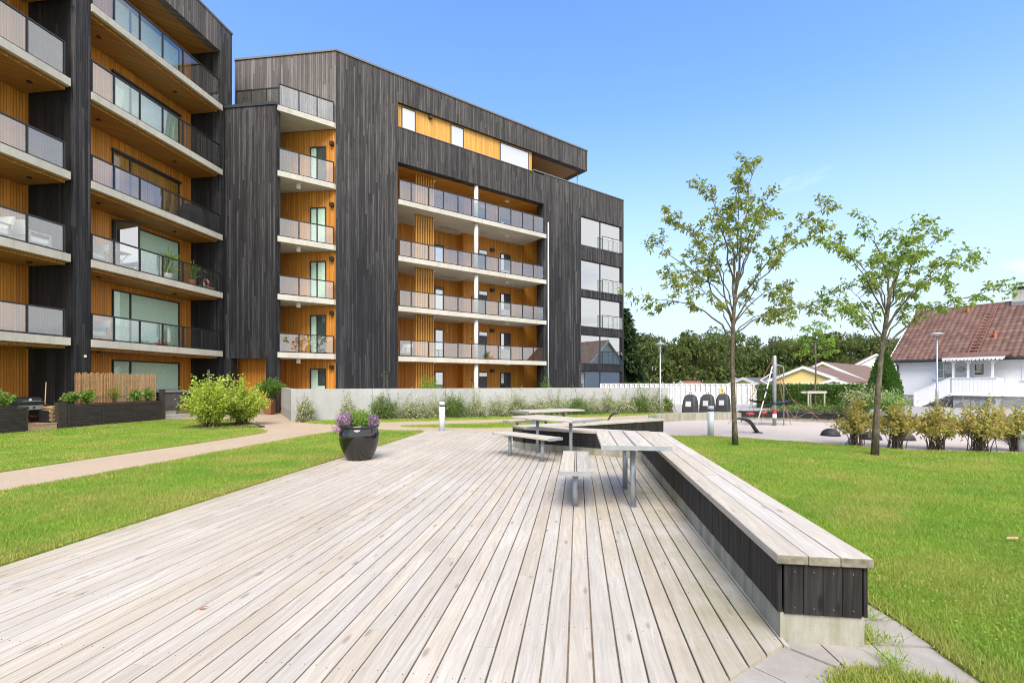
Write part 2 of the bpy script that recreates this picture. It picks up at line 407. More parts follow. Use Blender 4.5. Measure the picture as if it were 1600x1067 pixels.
M['logs'] = plain('firewood', (0.30, 0.20, 0.10), 0.9, var=0.3, scale=14)
M['greymetal'] = plain('grey_table_metal', (0.24, 0.245, 0.25), 0.5)
M['signyellow'] = plain('yellow_sign', (0.62, 0.46, 0.2), 0.6)

def m_tile():
    t = NT('red_brown_roof_tile')
    p = t.pos()
    o = t.xyz(t.obj())
    idx = t.comb(t.math('FLOOR', t.math('DIVIDE', o[0], 0.30)), t.math('FLOOR', t.math('DIVIDE', o[1], 0.36)), 0.0)
    w = t.n('TexWhiteNoise', {'Vector': idx}, noise_dimensions='2D').outputs[0]
    c = t.mix(w, (0.105, 0.057, 0.044), (0.180, 0.102, 0.080))
    c = t.mix(t.mapr(t.noise(p, 1.2, 4), 0.4, 0.7, 0, 0.2), c, (0.10, 0.065, 0.055))
    t.bsdf(c, 0.75, t.bump(t.noise(p, 40, 3), 0.2, 0.01), 0.3)
    return t.m
M['tile'] = m_tile()

def m_stone():
    t = NT('slate_foundation')
    p = t.pos()
    v = t.n('TexVoronoi', {'Vector': p, 'Scale': 2.0})
    v2 = t.n('TexVoronoi', {'Vector': p, 'Scale': 2.0}, feature='DISTANCE_TO_EDGE')
    w = t.xyz(v.outputs['Color'])[0]
    c = t.mix(w, (0.16, 0.17, 0.185), (0.34, 0.345, 0.35))
    c = t.mix(t.mapr(t.noise(p, 9, 4), 0.4, 0.7, 0, 0.4), c, (0.15, 0.155, 0.16))
    e = t.mapr(v2.outputs[0], 0.0, 0.035)
    c = t.mix(t.math('SUBTRACT', 1.0, e), c, (0.40, 0.40, 0.39))
    t.bsdf(c, 0.8, t.bump(e, 0.4, 0.02), 0.3)
    return t.m
M['stone'] = m_stone()

def m_weatherboard():
    t = NT('white_weatherboard')
    z = t.xyz(t.obj())[2]
    f = t.math('FRACT', t.math('DIVIDE', z, 0.14))
    c = t.mix(t.mapr(t.noise(t.pos(), 2.0, 4), 0.3, 0.7), (0.74, 0.75, 0.77), (0.80, 0.80, 0.80))
    t.bsdf(c, 0.55, t.bump(t.math('SUBTRACT', 1.0, f), 0.6, 0.02), 0.4)
    return t.m
M['wboard'] = m_weatherboard()

# ---------------------------------------------------------------- mesh helpers
class MB:
    def __init__(s):
        s.v, s.f = [], []
    def quadset(s, vs, fs):
        b = len(s.v)
        s.v += [tuple(p) for p in vs]
        s.f += [tuple(i + b for i in f) for f in fs]
        return s
    def box(s, x0, x1, y0, y1, z0, z1):
        return s.quadset([(x0, y0, z0), (x1, y0, z0), (x1, y1, z0), (x0, y1, z0), (x0, y0, z1), (x1, y0, z1), (x1, y1, z1), (x0, y1, z1)],
                         [(0, 3, 2, 1), (4, 5, 6, 7), (0, 1, 5, 4), (1, 2, 6, 5), (2, 3, 7, 6), (3, 0, 4, 7)])
    def prism(s, poly, z0, z1):
        n = len(poly)
        ar = sum(poly[i][0] * poly[(i + 1) % n][1] - poly[(i + 1) % n][0] * poly[i][1] for i in range(n))
        if ar < 0:
            poly = poly[::-1]
        vs = [(x, y, z0) for x, y in poly] + [(x, y, z1) for x, y in poly]
        fs = [tuple(range(n - 1, -1, -1)), tuple(range(n, 2 * n))]
        fs += [(i, (i + 1) % n, n + (i + 1) % n, n + i) for i in range(n)]
        return s.quadset(vs, fs)
    def cbox(s, x0, x1, y0, y1, z0, z1, c=0.004):
        # a board along x with eased long edges and ends
        prof = [(y0 + c, z0), (y1 - c, z0), (y1, z0 + c), (y1, z1 - c), (y1 - c, z1), (y0 + c, z1), (y0, z1 - c), (y0, z0 + c)]
        n = 8
        vs = [(x0, y, z) for y, z in prof] + [(x1, y, z) for y, z in prof]
        fs = [tuple(range(n - 1, -1, -1)), tuple(range(n, 2 * n))] + [(i, (i + 1) % n, n + (i + 1) % n, n + i) for i in range(n)]
        return s.quadset(vs, fs)
    def tube(s, pts, r, n=8, cap=True):
        pts = [Vector(p) for p in pts]
        rs = r if isinstance(r, (list, tuple)) else [r] * len(pts)
        rings = []
        up = Vector((0.31, 0.17, 0.93)).normalized()
        for i, p in enumerate(pts):
            d = (pts[min(i + 1, len(pts) - 1)] - pts[max(i - 1, 0)])
            d = d.normalized() if d.length > 1e-9 else Vector((0, 0, 1))
            a_ = d.cross(up)
            if a_.length < 1e-3:
                a_ = d.cross(Vector((1, 0, 0)))
            a_.normalize()
            b_ = d.cross(a_)
            rings.append([p + (a_ * math.cos(2 * math.pi * k / n) + b_ * math.sin(2 * math.pi * k / n)) * rs[i] for k in range(n)])
        vs = [q for rg in rings for q in rg]
        fs = []
        for i in range(len(pts) - 1):
            for k in range(n):
                fs.append((i * n + k, i * n + (k + 1) % n, (i + 1) * n + (k + 1) % n, (i + 1) * n + k))
        if cap:
            fs += [tuple(range(n - 1, -1, -1)), tuple((len(pts) - 1) * n + k for k in range(n))]
        return s.quadset(vs, fs)
    def lathe(s, prof, n=24, cx=0.0, cy=0.0):
        vs = [(cx + r * math.cos(2 * math.pi * k / n), cy + r * math.sin(2 * math.pi * k / n), z) for r, z in prof for k in range(n)]
        fs = [(i * n + k, i * n + (k + 1) % n, (i + 1) * n + (k + 1) % n, (i + 1) * n + k) for i in range(len(prof) - 1) for k in range(n)]
        fs += [tuple(range(n - 1, -1, -1)), tuple((len(prof) - 1) * n + k for k in range(n))]
        return s.quadset(vs, fs)
    def loft(s, rings):
        n = len(rings[0])
        vs = [p for rg in rings for p in rg]
        fs = [(i * n + k, i * n + (k + 1) % n, (i + 1) * n + (k + 1) % n, (i + 1) * n + k) for i in range(len(rings) - 1) for k in range(n)]
        fs += [tuple(range(n - 1, -1, -1)), tuple((len(rings) - 1) * n + k for k in range(n))]
        return s.quadset(vs, fs)
    def mesh(s, name, mat, smooth=False):
        me = bpy.data.meshes.new(name)
        me.from_pydata(s.v, [], s.f)
        me.materials.append(mat)
        if smooth:
            me.polygons.foreach_set('use_smooth', [len(p.vertices) <= 4 for p in me.polygons])
        me.update()
        return me

def np_mesh(name, V, F, mat, mats=None, mi=None, smooth=False):
    me = bpy.data.meshes.new(name)
    V = np.asarray(V, dtype=np.float32); F = np.asarray(F, dtype=np.int32)
    k = F.shape[1]
    me.vertices.add(len(V)); me.vertices.foreach_set('co', V.ravel())
    me.loops.add(F.size); me.loops.foreach_set('vertex_index', F.ravel())
    me.polygons.add(len(F)); me.polygons.foreach_set('loop_start', np.arange(0, F.size, k, dtype=np.int32))
    try:
        me.polygons.foreach_set('loop_total', np.full(len(F), k, dtype=np.int32))
    except Exception:
        pass
    for m_ in (mats or [mat]):
        me.materials.append(m_)
    if mi is not None:
        me.polygons.foreach_set('material_index', np.asarray(mi, dtype=np.int32))
    me.update(calc_edges=True)
    me.validate()
    return me

WM = {}
def put(o, parent=None, Mw=None):
    Mw = Mw or Matrix.Identity(4)
    col.objects.link(o)
    if parent is not None:
        o.parent = parent
        o.matrix_basis = WM[parent.name].inverted() @ Mw
    else:
        o.matrix_basis = Mw
    WM[o.name] = Mw.copy()
    return o
def tag(o, label=None, cat=None, group=None, kind=None):
    if label: o['label'] = label
    if cat: o['category'] = cat
    if group: o['group'] = group
    if kind: o['kind'] = kind
    return o
def thing(name, label, cat, loc=(0, 0, 0), ang=0.0, group=None):
    o = bpy.data.objects.new(name, None)
    o.empty_display_size = 0.2
    put(o, None, Matrix.Translation(loc) @ Matrix.Rotation(R(ang), 4, 'Z'))
    return tag(o, label, cat, group)
def ob(name, me, parent=None, Mw=None):
    return put(bpy.data.objects.new(name, me), parent, Mw)
def part(name, mb, mat, parent, Mw=None, smooth=False):
    return ob(name, mb.mesh(name, M[mat], smooth), parent, Mw)
def struct(name, mb, mat):
    return tag(part(name, mb, mat, None), kind='structure')
def fr(origin, ang):
    return Matrix.Translation((origin[0], origin[1], 0)) @ Matrix.Rotation(R(ang), 4, 'Z')
def T(x, y, z):
    return Matrix.Translation((x, y, z))
def RZ(d):
    return Matrix.Rotation(R(d), 4, 'Z')

# shared unit meshes, scaled by object matrix
_unit = {}
def unit(mat):
    if mat not in _unit:
        _unit[mat] = MB().box(0, 1, 0, 1, 0, 1).mesh('unit_' + mat, M[mat])
    return _unit[mat]
def ubox(name, mat, parent, F, x0, x1, y0, y1, z0, z1):
    return ob(name, unit(mat), parent, F @ T(x0, y0, z0) @ Matrix.Diagonal((x1 - x0, y1 - y0, z1 - z0, 1)))
def bbox(name, mat, parent, F, x0, x1, y0, y1, z0, z1):
    return part(name, MB().box(x0, x1, y0, y1, z0, z1), mat, parent, F)

# ---------------------------------------------------------------- foliage helpers
rng = np.random.default_rng(11)
def unitv(v):
    return v / np.maximum(np.linalg.norm(v, axis=-1, keepdims=True), 1e-9)
def leaves(P, D, L, W, droop=0.25, fold=0.18):
    # P base points, D direction, L length, W width -> folded diamond leaves (2 quads -> as 2 tris each side = 1 quad strip)
    n = len(P)
    D = unitv(D)
    rv = unitv(rng.normal(size=(n, 3)))
    S = unitv(np.cross(D, rv))
    Nn = np.cross(S, D)
    L = np.broadcast_to(np.asarray(L, dtype=float), (n,))[:, None]
    W = np.broadcast_to(np.asarray(W, dtype=float), (n,))[:, None]
    a_ = P
    m_ = P + D * L * 0.5
    b_ = P + D * L - np.array([0, 0, 1.0]) * L * droop
    l_ = m_ + S * W * 0.5 + Nn * W * fold
    r_ = m_ - S * W * 0.5 + Nn * W * fold
    V = np.stack([a_, r_, b_, l_], 1).reshape(-1, 3)
    F = np.arange(n * 4).reshape(-1, 4)
    return V, F
def joinVF(lst):
    Vs, Fs, o = [], [], 0
    for V, F in lst:
        Vs.append(V); Fs.append(F + o); o += len(V)
    return np.concatenate(Vs), np.concatenate(Fs)
def bez(p0, p1, p2, n):
    t = np.linspace(0, 1, n)[:, None]
    return (1 - t) ** 2 * p0 + 2 * t * (1 - t) * p1 + t ** 2 * p2

def shrub(name, label, cat, loc, h, rx, ry, nst, per, L, W, leafm, group=None, lo=0.3, stem_r=0.008, up=0.5, stemm='twig', jit=0.10, shoot=0.25, base=0.12, flowers=None, ang=0, parent=None, seed=None):
    root = thing(name, label, cat, loc, ang, group) if parent is None else parent
    stems = MB()
    Ps, Ds = [], []
    tips = []
    for i in range(nst):
        th = rng.uniform(0, 2 * np.pi)
        q = np.sqrt(rng.uniform(0.0, 1))
        hh = h * (1 - 0.45 * q ** 2) * rng.uniform(0.72, 1.0) * (1 + (shoot * rng.uniform(0, 1) if rng.uniform() < 0.25 else 0))
        p0 = np.array([rng.normal() * base * rx, rng.normal() * base * ry, 0.0])
        p2 = np.array([math.cos(th) * q * rx, math.sin(th) * q * ry, hh])
        p1 = np.array([p0[0] * 0.6 + p2[0] * 0.25, p0[1] * 0.6 + p2[1] * 0.25, hh * 0.55])
        pts = bez(p0, p1, p2, 7)
        stems.tube(pts, [stem_r * (1 - 0.12 * k) for k in range(7)], 4, False)
        tt = rng.uniform(lo, 1.0, per) ** 0.8
        idx = np.clip(tt * 6, 0, 5.999); k = idx.astype(int); f = (idx - k)[:, None]
        pp = pts[k] * (1 - f) + pts[k + 1] * f
        ax = unitv(pts[k + 1] - pts[k])
        Ps.append(pp + rng.normal(size=(per, 3)) * jit * min(rx, h))
        Ds.append(unitv(rng.normal(size=(per, 3))) + ax * up)
        tips.append(pts[-1])
    P = np.concatenate(Ps); D = np.concatenate(Ds)
    P[:, 2] = np.maximum(P[:, 2], 0.02)
    n = len(P)
    V, F = leaves(P, D, L * rng.uniform(0.65, 1.25, n), W * rng.uniform(0.7, 1.2, n))
    Fm = WM[root.name]
    if parent is None:
        ob('stems', stems.mesh('stems', M[stemm]), root, Fm)
        ob('foliage', np_mesh('foliage', V, F, M[leafm]), root, Fm)
    else:
        return stems, (V, F), tips
    if flowers:
        fm, nf, fl = flowers
        tp = np.array(tips)[rng.integers(0, len(tips), nf)]
        tp = tp + rng.normal(size=(nf, 3)) * 0.12 * rx
        V, F = leaves(tp, rng.normal(size=(nf, 3)) + np.array([0, 0, 0.6]), fl, fl * 0.9, 0.0)
        ob('flowers', np_mesh('flowers', V, F, M[fm]), root, Fm)['kind'] = 'stuff'
    return root

# ================================================================ GROUND
U_ANG = 82.24                                    # bearing of the deck boards (deg from +X)
ux, uy = math.cos(R(U_ANG)), math.sin(R(U_ANG))
DK = fr((0, 0), U_ANG)                           # deck frame: x along boards, y to the left
def dk(xa, yl):
    return (ux * xa - uy * yl, uy * xa + ux * yl)

struct('ground', MB().prism([(-400, -200), (500, -200), (500, 700), (-400, 700)], -0.6, -0.25), 'field')
struct('path', MB().prism([(-30, -6), (4.4, -6), (4.4, 13.5), (5.2, 18.6), (9.5, 20.5), (8.6, 27), (-6, 34), (-30, 34)], -0.2, -0.035), 'path')
struct('road', MB().prism([(5.3, 17.5), (9.5, 18.2), (16, 14), (17, 10), (75, 10), (75, 35.2), (5, 36.2), (8.0, 25.5)], -0.22, -0.055), 'asphalt')
pg = [(4.25, 13.45), (4.55, 16.0), (5.45, 18.35)] + [(9 + 4.85 * math.cos(R(t)), 15.1 + 4.85 * math.sin(R(t))) for t in range(130, -50, -10)] + [(11.2, 9.8), (8.5, 10.6), (7.2, 12.0), (5.5, 13.3)]
struct('playground_surface', MB().prism(pg, -0.21, -0.028), 'play')

LAWNS = {
    'right': [(2.43, 2.2), (2.40, 2.45), (2.43, 2.79), (2.47, 3.12), (2.46, 3.36), (2.20, 3.72), (3.09, 9.45), (2.85, 10.0), (1.2, 11.15), (1.6, 11.7), (4.3, 13.38), (4.45, 13.75), (5.55, 13.72), (6.6, 13.0),
              (7.66, 12.06), (8.3, 11.4), (8.89, 10.92), (9.9, 10.6), (11.1, 10.45), (14, 10.1), (17, 9.6), (22, 3), (14, -5), (4, -5), (2.55, 0.5)],
    'patch': [(1.50, 2.28), (1.62, 2.47), (1.76, 2.545), (1.92, 2.55), (2.06, 2.50), (2.2, 2.43), (2.33, 2.2), (2.2, 1.6), (1.4, 1.6)],
    'near_left': [(-8.2, -2), (-7.6, 4), (-7.14, 6.75), (-6.82, 8.15), (-6.47, 10.4), (-6.22, 11.8), (-5.9, 13.6), (-5.5, 15.1), (-5.1, 15.4), (-4.3, 15.45), (-2.8, 15.25), dk(14.5, 4.76), dk(8, 4.82), dk(3, 4.78), dk(-2.4, 4.8)],
    'upper_left': [(-9.6, 2), (-9.1, 5), (-8.76, 8.27), (-8.45, 10.1), (-7.98, 12.06), (-7.65, 14.2), (-7.62, 14.9), (-7.75, 15.3), (-8.2, 15.75), (-9.2, 17.3), (-10.4, 18.9), (-11.6, 19.9), (-13.6, 20.15), (-14.18, 20.1), (-14.85, 16.2), (-15.3, 13), (-16.5, 2)],
    'wall_strip': [(-7.5, 18.15), (-6.5, 17.75), (-5.15, 18.65), (-2.77, 19.6), (-1.07, 20.1), (4.66, 22.0), (7.8, 24.0), (8.1, 25.1), (-8.4, 19.2)],
    'middle_strip': [(-3.9, 16.95), (-2.4, 17.6), (-0.96, 18.15), (1.0, 19.1), (2.5, 19.75), (3.9, 19.75), (3.6, 18.8), (2.0, 17.3), (0.6, 16.6), (-0.87, 16.35), (-2.4, 16.5), (-3.6, 16.8)],
}
def in_poly(px, py, poly):
    ins = np.zeros(len(px), dtype=bool)
    n = len(poly)
    for i in range(n):
        x1, y1 = poly[i]; x2, y2 = poly[(i + 1) % n]
        if y1 == y2: continue
        c = ((y1 > py) != (y2 > py)) & (px < (x2 - x1) * (py - y1) / (y2 - y1) + x1)
        ins ^= c
    return ins
def edge_dist(px, py, poly):
    d = np.full(len(px), 1e9)
    n = len(poly)
    for i in range(n):
        a_ = np.array(poly[i]); b_ = np.array(poly[(i + 1) % n]); ab = b_ - a_
        t = np.clip(((px - a_[0]) * ab[0] + (py - a_[1]) * ab[1]) / max(ab @ ab, 1e-9), 0, 1)
        d = np.minimum(d, np.hypot(px - a_[0] - t * ab[0], py - a_[1] - t * ab[1]))
    return d
for nm, poly in LAWNS.items():
    struct('lawn', MB().prism(poly, -0.19, -0.012), 'lawn')
def grass(label, polys, dens, near, hgt, wid, over=0.02):
    Vs, Dr = [], []
    for poly in polys:
        pa = np.array(poly)
        x0, y0 = pa.min(0); x1, y1 = pa.max(0)
        x0, x1, y0, y1 = max(x0, -19), min(x1, 17), max(y0, 1.3), min(y1, 26)
        n = int((x1 - x0) * (y1 - y0) * dens)
        px = rng.uniform(x0, x1, n); py = rng.uniform(y0, y1, n)
        d = np.hypot(px, py)
        keep = rng.uniform(size=n) < np.minimum(1, (near / d) ** 1.7)
        keep &= np.abs(px) < py * 1.25 + 0.6
        px, py, d = px[keep], py[keep], d[keep]
        # a ragged edge: some blades hang over the border
        jx = px + rng.normal(size=len(px)) * over; jy = py + rng.normal(size=len(px)) * over
        k = in_poly(px, py, poly)
        ed = edge_dist(px[k], py[k], poly)
        px, py, d = jx[k], jy[k], d[k]
        n = len(px)
        wob = 0.5 + 0.5 * np.sin(px * 2.1 + 1.3 * np.sin(py * 3.3)) * np.cos(py * 1.7)
        dry = np.clip(1.15 - ed / (0.10 + 0.28 * wob), 0, 1) * rng.uniform(0.35, 1.0, n)
        Dr.append(np.repeat(dry, 3))
        cl = np.sin(px * 3.1 + np.sin(py * 2.3)) * np.cos(py * 2.7 + np.sin(px * 1.9))
        h = hgt * rng.uniform(0.45, 1.25, n) * (1 + 0.22 * cl)
        w = wid * rng.uniform(0.7, 1.4, n) * np.maximum(1, d / near) ** 0.8
        th = rng.uniform(0, 2 * np.pi, n)
        ln = rng.uniform(0.1, 0.95, n) * h
        la = rng.uniform(0, 2 * np.pi, n)
        base = np.stack([px, py, np.full(n, -0.014)], 1)
        s_ = np.stack([np.cos(th), np.sin(th), np.zeros(n)], 1) * (w / 2)[:, None]
        tip = base + np.stack([np.cos(la) * ln, np.sin(la) * ln, h], 1)
        Vs.append(np.stack([base - s_, base + s_, tip], 1).reshape(-1, 3))
    V = np.concatenate(Vs)
    me = np_mesh('grass', V, np.arange(len(V)).reshape(-1, 3), M['blade'])
    at = me.attributes.new('dry', 'FLOAT', 'POINT')
    at.data.foreach_set('value', np.concatenate(Dr).astype(np.float32))
    return tag(ob('grass', me), label, 'grass', kind='stuff')
grass('short mown lawn grass right of the bench and under the young trees', [LAWNS['right']], 30000, 3.3, 0.038, 0.0048)
grass('tuft of grass and clover between the paving slabs by the bench end', [LAWNS['patch']], 30000, 2.6, 0.05, 0.006, 0.03)
grass('lawn grass with yellow patches between the deck and the left path', [LAWNS['near_left']], 17000, 5.0, 0.038, 0.0062, 0.03)
grass('fresh green lawn grass in front of the terrace planters', [LAWNS['upper_left']], 8500, 7.0, 0.034, 0.008)
grass('thin grass strips along the concrete wall and the gravel path', [LAWNS['wall_strip'], LAWNS['middle_strip']], 2600, 13.0, 0.04, 0.016)
# long stray blades in the slab joints
sp = []
for cx, cy, n in ((2.10, 2.83, 90), (2.2, 2.82, 45), (2.06, 2.62, 70), (1.98, 2.52, 60), (2.3, 3.1, 40), (2.12, 2.93, 60)):
    P = np.stack([cx + rng.normal(size=n) * 0.035, cy + rng.normal(size=n) * 0.03, np.full(n, -0.02)], 1)
    D = rng.normal(size=(n, 3)) * 0.55 + np.array([0, 0, 1.0])
    sp.append(leaves(P, D, rng.uniform(0.05, 0.15, n), 0.005, 0.2))
V, F = joinVF(sp)
tag(ob('weeds', np_mesh('weeds', V, F, M['blade'])), 'long stray grass blades sprouting at the corner of the concrete bench base', 'grass', kind='stuff')
# clover spreading through the near lawn
n = 5200
cx_ = rng.choice([2.9, 3.3, 3.9, 4.6, 3.0, 5.2], n); cy_ = np.interp(cx_, [2.9, 3.0, 3.3, 3.9, 4.6, 5.2], [2.6, 3.6, 2.9, 3.3, 4.4, 5.4])
P = np.stack([cx_ + rng.normal(size=n) * 0.32, cy_ + rng.normal(size=n) * 0.32, rng.uniform(0.008, 0.024, n)], 1)
P = P[in_poly(P[:, 0], P[:, 1], LAWNS['right'])]; n = len(P)
V, F = leaves(P, rng.normal(size=(n, 3)) * np.array([1, 1, 0.25]), rng.uniform(0.012, 0.022, n), rng.uniform(0.010, 0.018, n), 0.0)
tag(ob('clover', np_mesh('clover', V, F, M['leaf_young'])), 'patches of low clover in the right lawn near the bench end', 'clover', kind='stuff')
# mulch bed under the bright shrubs
struct('planting_bed', MB().prism([(-10.9, 15.75), (-9.6, 15.75), (-8.75, 16.25), (-8.55, 16.75), (-9.2, 17.4), (-10.2, 18.6), (-11.0, 18.4), (-11.2, 16.8)], -0.1, 0.004), 'soil')

# paving slabs round the bench end
PAV = thing('paving', None, None)
del_keys = PAV
PAV['kind'] = 'structure'
pavers = [[(0.66, 2.20), (1.02, 2.44), (1.27, 2.61), (1.385, 2.455), (1.2, 2.1), (0.9, 1.9)],
          [(1.275, 2.615), (1.555, 2.80), (1.73, 2.575), (1.62, 2.45), (1.395, 2.45)],
          [(1.40, 2.44), (1.62, 2.44), (1.52, 2.2), (1.24, 2.1)],
          [(1.565, 2.805), (1.66, 2.865), (1.79, 2.86), (1.775, 2.615), (1.745, 2.58)],
          [(1.80, 2.86), (2.09, 2.81), (2.05, 2.555), (1.785, 2.60)],
          [(2.10, 2.81), (2.41, 2.78), (2.36, 2.40), (2.02, 2.46), (2.06, 2.55)],
          [(2.12, 3.08), (2.45, 3.09), (2.42, 2.79), (2.105, 2.82)],
          [(2.14, 3.60), (2.20, 3.68), (2.45, 3.34), (2.45, 3.10), (2.12, 3.09)]]
for i, q in enumerate(pavers):
    c = np.mean(q, axis=0)
    q2 = [tuple(c + (np.array(p) - c) * 0.985) for p in q]
    mb = MB().prism(q2, -0.12, -0.016 - 0.004 * (i % 3))
    ob('paving_slab', mb.mesh('paving_slab', M['paver']), PAV, Matrix.Identity(4))

# ================================================================ DECK
deck = struct('deck', MB().prism([dk(a_, y_) for a_, y_ in ((-2.6, 4.74), (14.88, 4.74), (14.88, -1.6), (13.9, -1.6), (11.6, 1.3), (9.85, -1.15), (2.95, -1.15), (2.45, -0.7))], -0.16, -0.075), 'soil')
def near_x(y):
    return 2.975 - 0.951 * (y + 1.178)
def leg2_x(y):
    return 9.74 + (y + 1.24) * 0.50
def leg3_x(y):
    return 11.45 + (1.21 - y) * 0.80
PITCH, GAP, TH = 0.136, 0.0098, 0.034
def plank(xa0, xa1, xb0, xb1, y0, y1, name='deck_plank'):
    c = 0.003
    ym = (y0 + y1) / 2
    xm = xa0
    w2 = (y1 - y0) / 2
    prof = [(-w2, -TH), (w2, -TH), (w2, -c), (w2 - c, 0), (-w2 + c, 0), (-w2, -c)]
    def end(a0, a1):
        return [(a0 + (a1 - a0) * (y + w2) / (2 * w2) - xm, y, z) for y, z in prof]
    mb = MB().loft([end(xa0, xa1), end(xb0, xb1)])
    dz = random.uniform(-0.0022, 0.0)
    return ob(name, mb.mesh('deck_plank', M['deck']), deck, DK @ T(xm, ym, dz))
nrow = int((4.74 + 1.165) / PITCH)
for i in range(nrow):
    y0 = -1.165 + i * PITCH
    y1 = y0 + PITCH - GAP
    segs = []
    if y1 < 1.25:
        segs.append((near_x(y0), near_x(y1), leg2_x(y0), leg2_x(y1)))
        segs.append((leg3_x(y0), leg3_x(y1), 14.88, 14.88))
    else:
        segs.append((near_x(y0), near_x(y1), 14.88, 14.88))
    for s0, s1, e0, e1 in segs:
        s0 = max(s0, -2.0); s1 = max(s1, -2.0)
        cuts = []
        x = max(s0, s1) + random.uniform(0.8, 4.2)
        while x < min(e0, e1) - 0.7:
            cuts.append(x)
            x += random.choice((3.6, 4.2, 4.8)) + random.uniform(-0.1, 0.1)
        a0, a1 = s0, s1
        for cx in cuts + [None]:
            if cx is None:
                b0, b1 = e0, e1
            else:
                b0 = b1 = cx - 0.0012
            plank(a0, a1, b0, b1, y0, y1)
            if cx is not None:
                a0 = a1 = cx + 0.0012
# narrow filler board along the bench base
plank(2.93, 2.96, 9.7, 9.72, -1.198, -1.1715)
# screw heads: pairs over the joists
scr = MB()
for i in range(nrow):
    yc = -1.165 + i * PITCH + (PITCH - GAP) / 2
    for j in range(0, 24):
        xj = -1.2 + j * 0.6
        if xj < near_x(yc) + 0.05 or xj > 9: continue
        for dy_ in (-0.038, 0.038):
            scr.lathe([(0.0028, -0.004), (0.0028, 0.0005)], 6, xj + random.uniform(-0.012, 0.012), yc + dy_ + random.uniform(-0.006, 0.006))
so = part('screw_heads', scr, 'twig', deck, DK); so['kind'] = 'stuff'

# ================================================================ ZIGZAG BENCH
BW, BH = 0.485, 0.50
P0, P1, P2, P3 = (np.array(p) for p in ((1.565, 2.83), (2.545, 9.54), (0.27, 10.9), (4.2, 13.4)))
bench = thing('deck_bench', 'long zigzag bench with grey plank seat, charred board sides and concrete base beside the deck', 'bench', (P0[0], P0[1], 0))
def perp_r(d): return np.array([d[1], -d[0]])
def lint(p, d, q, e_):
    m_ = np.array([d, -e_]).T
    t = np.linalg.solve(m_, q - p)
    return p + d * t[0]
d1 = (P1 - P0) / np.linalg.norm(P1 - P0); d2 = (P2 - P1) / np.linalg.norm(P2 - P1); d3 = (P3 - P2) / np.linalg.norm(P3 - P2)
n1, n2, n3 = perp_r(d1), perp_r(d2), -perp_r(d3)
def leg_pts(leg, off, end_in=0.0):
    # start and end point of the line at offset off from the front edge
    if leg == 1:
        return P0 + n1 * off + d1 * end_in, lint(P0 + n1 * off, d1, P1 + n2 * off, d2)
    if leg == 2:
        a_ = lint(P0 + n1 * off, d1, P1 + n2 * off, d2)
        b_ = lint(P1 + n2 * off, d2, P2 - n3 * 0.006, d3)
        return a_, b_
    return P2 + n3 * off, P3 + n3 * off - d3 * end_in
def leg_poly(leg, o0, o1, end_in=0.0):
    a0, b0 = leg_pts(leg, o0, end_in); a1, b1 = leg_pts(leg, o1, end_in)
    return [tuple(a0), tuple(b0), tuple(b1), tuple(a1)]
I4 = Matrix.Identity(4)
base_mb = MB()
for lg in (1, 2, 3):
    base_mb.prism(leg_poly(lg, 0.012 + (0.003 if lg == 2 else 0), BW - 0.02, 0.02), -0.18, 0.15)
part('concrete_base', base_mb, 'baseconc', bench, I4)
core = MB()
for lg in (1, 2, 3):
    core.prism(leg_poly(lg, 0.05, BW - 0.05, 0.06), 0.152, 0.442)
part('core', core, 'black', bench, I4)  # unseen dark box inside the bench, added to block light
# seat planks: local x along the plank
def seat_plank(leg, o0, o1, f0, f1):
    a0, b0 = leg_pts(leg, o0, -0.012 if leg == 1 else (-0.01 if leg == 3 else 0)); a1, b1 = leg_pts(leg, o1, -0.012 if leg == 1 else (-0.01 if leg == 3 else 0))
    dd = {1: d1, 2: d2, 3: d3}[leg]
    pa0, pb0 = a0 + (b0 - a0) * f0, a0 + (b0 - a0) * f1
    pa1, pb1 = a1 + (b1 - a1) * f0, a1 + (b1 - a1) * f1
    ang = math.atan2(dd[1], dd[0])
    Fm = T(pa0[0], pa0[1], 0) @ Matrix.Rotation(ang, 4, 'Z')
    inv = Fm.inverted()
    pts = [(inv @ Vector((p[0], p[1], 0)))[:2] for p in (pa0, pb0, pb1, pa1)]
    c = 0.006
    ctr = np.mean(np.array(pts), axis=0)
    ar = sum(pts[i][0] * pts[(i + 1) % 4][1] - pts[(i + 1) % 4][0] * pts[i][1] for i in range(4))
    if ar < 0: pts = pts[::-1]
    def ring(z, ins):
        out = []
        for p in pts:
            out.append((p[0] + (ins if p[0] < ctr[0] else -ins), p[1] + (ins if p[1] < ctr[1] else -ins), z))
        return out
    mb = MB().loft([ring(0.446, 0.002), ring(0.45, 0), ring(BH - c, 0), ring(BH - c * 0.3, c * 0.35), ring(BH, c)])
    me = mb.mesh('seat_plank', M['benchtop'])
    me.materials.append(M['endgrain'])
    for pg_ in me.polygons:
        if abs(pg_.normal.x) > 0.75:
            pg_.material_index = 1
    ob('seat_plank', me, bench, Fm @ T(0, 0, random.uniform(-0.002, 0.001)))
for lg in (1, 2, 3):
    for k, (o0, o1) in enumerate(((-0.015, 0.151), (0.157, 0.323), (0.329, 0.497))):
        cuts = [0, [0.66, 0.36, 0.58][k], 1] if lg == 1 else ([0, 1] if lg == 2 else [0, [0.5, 0.7, 0.4][k], 1])
        for f0, f1 in zip(cuts[:-1], cuts[1:]):
            seat_plank(lg, o0, o1, f0 + (0.0004 if f0 else 0), f1 - (0.0004 if f1 < 1 else 0))
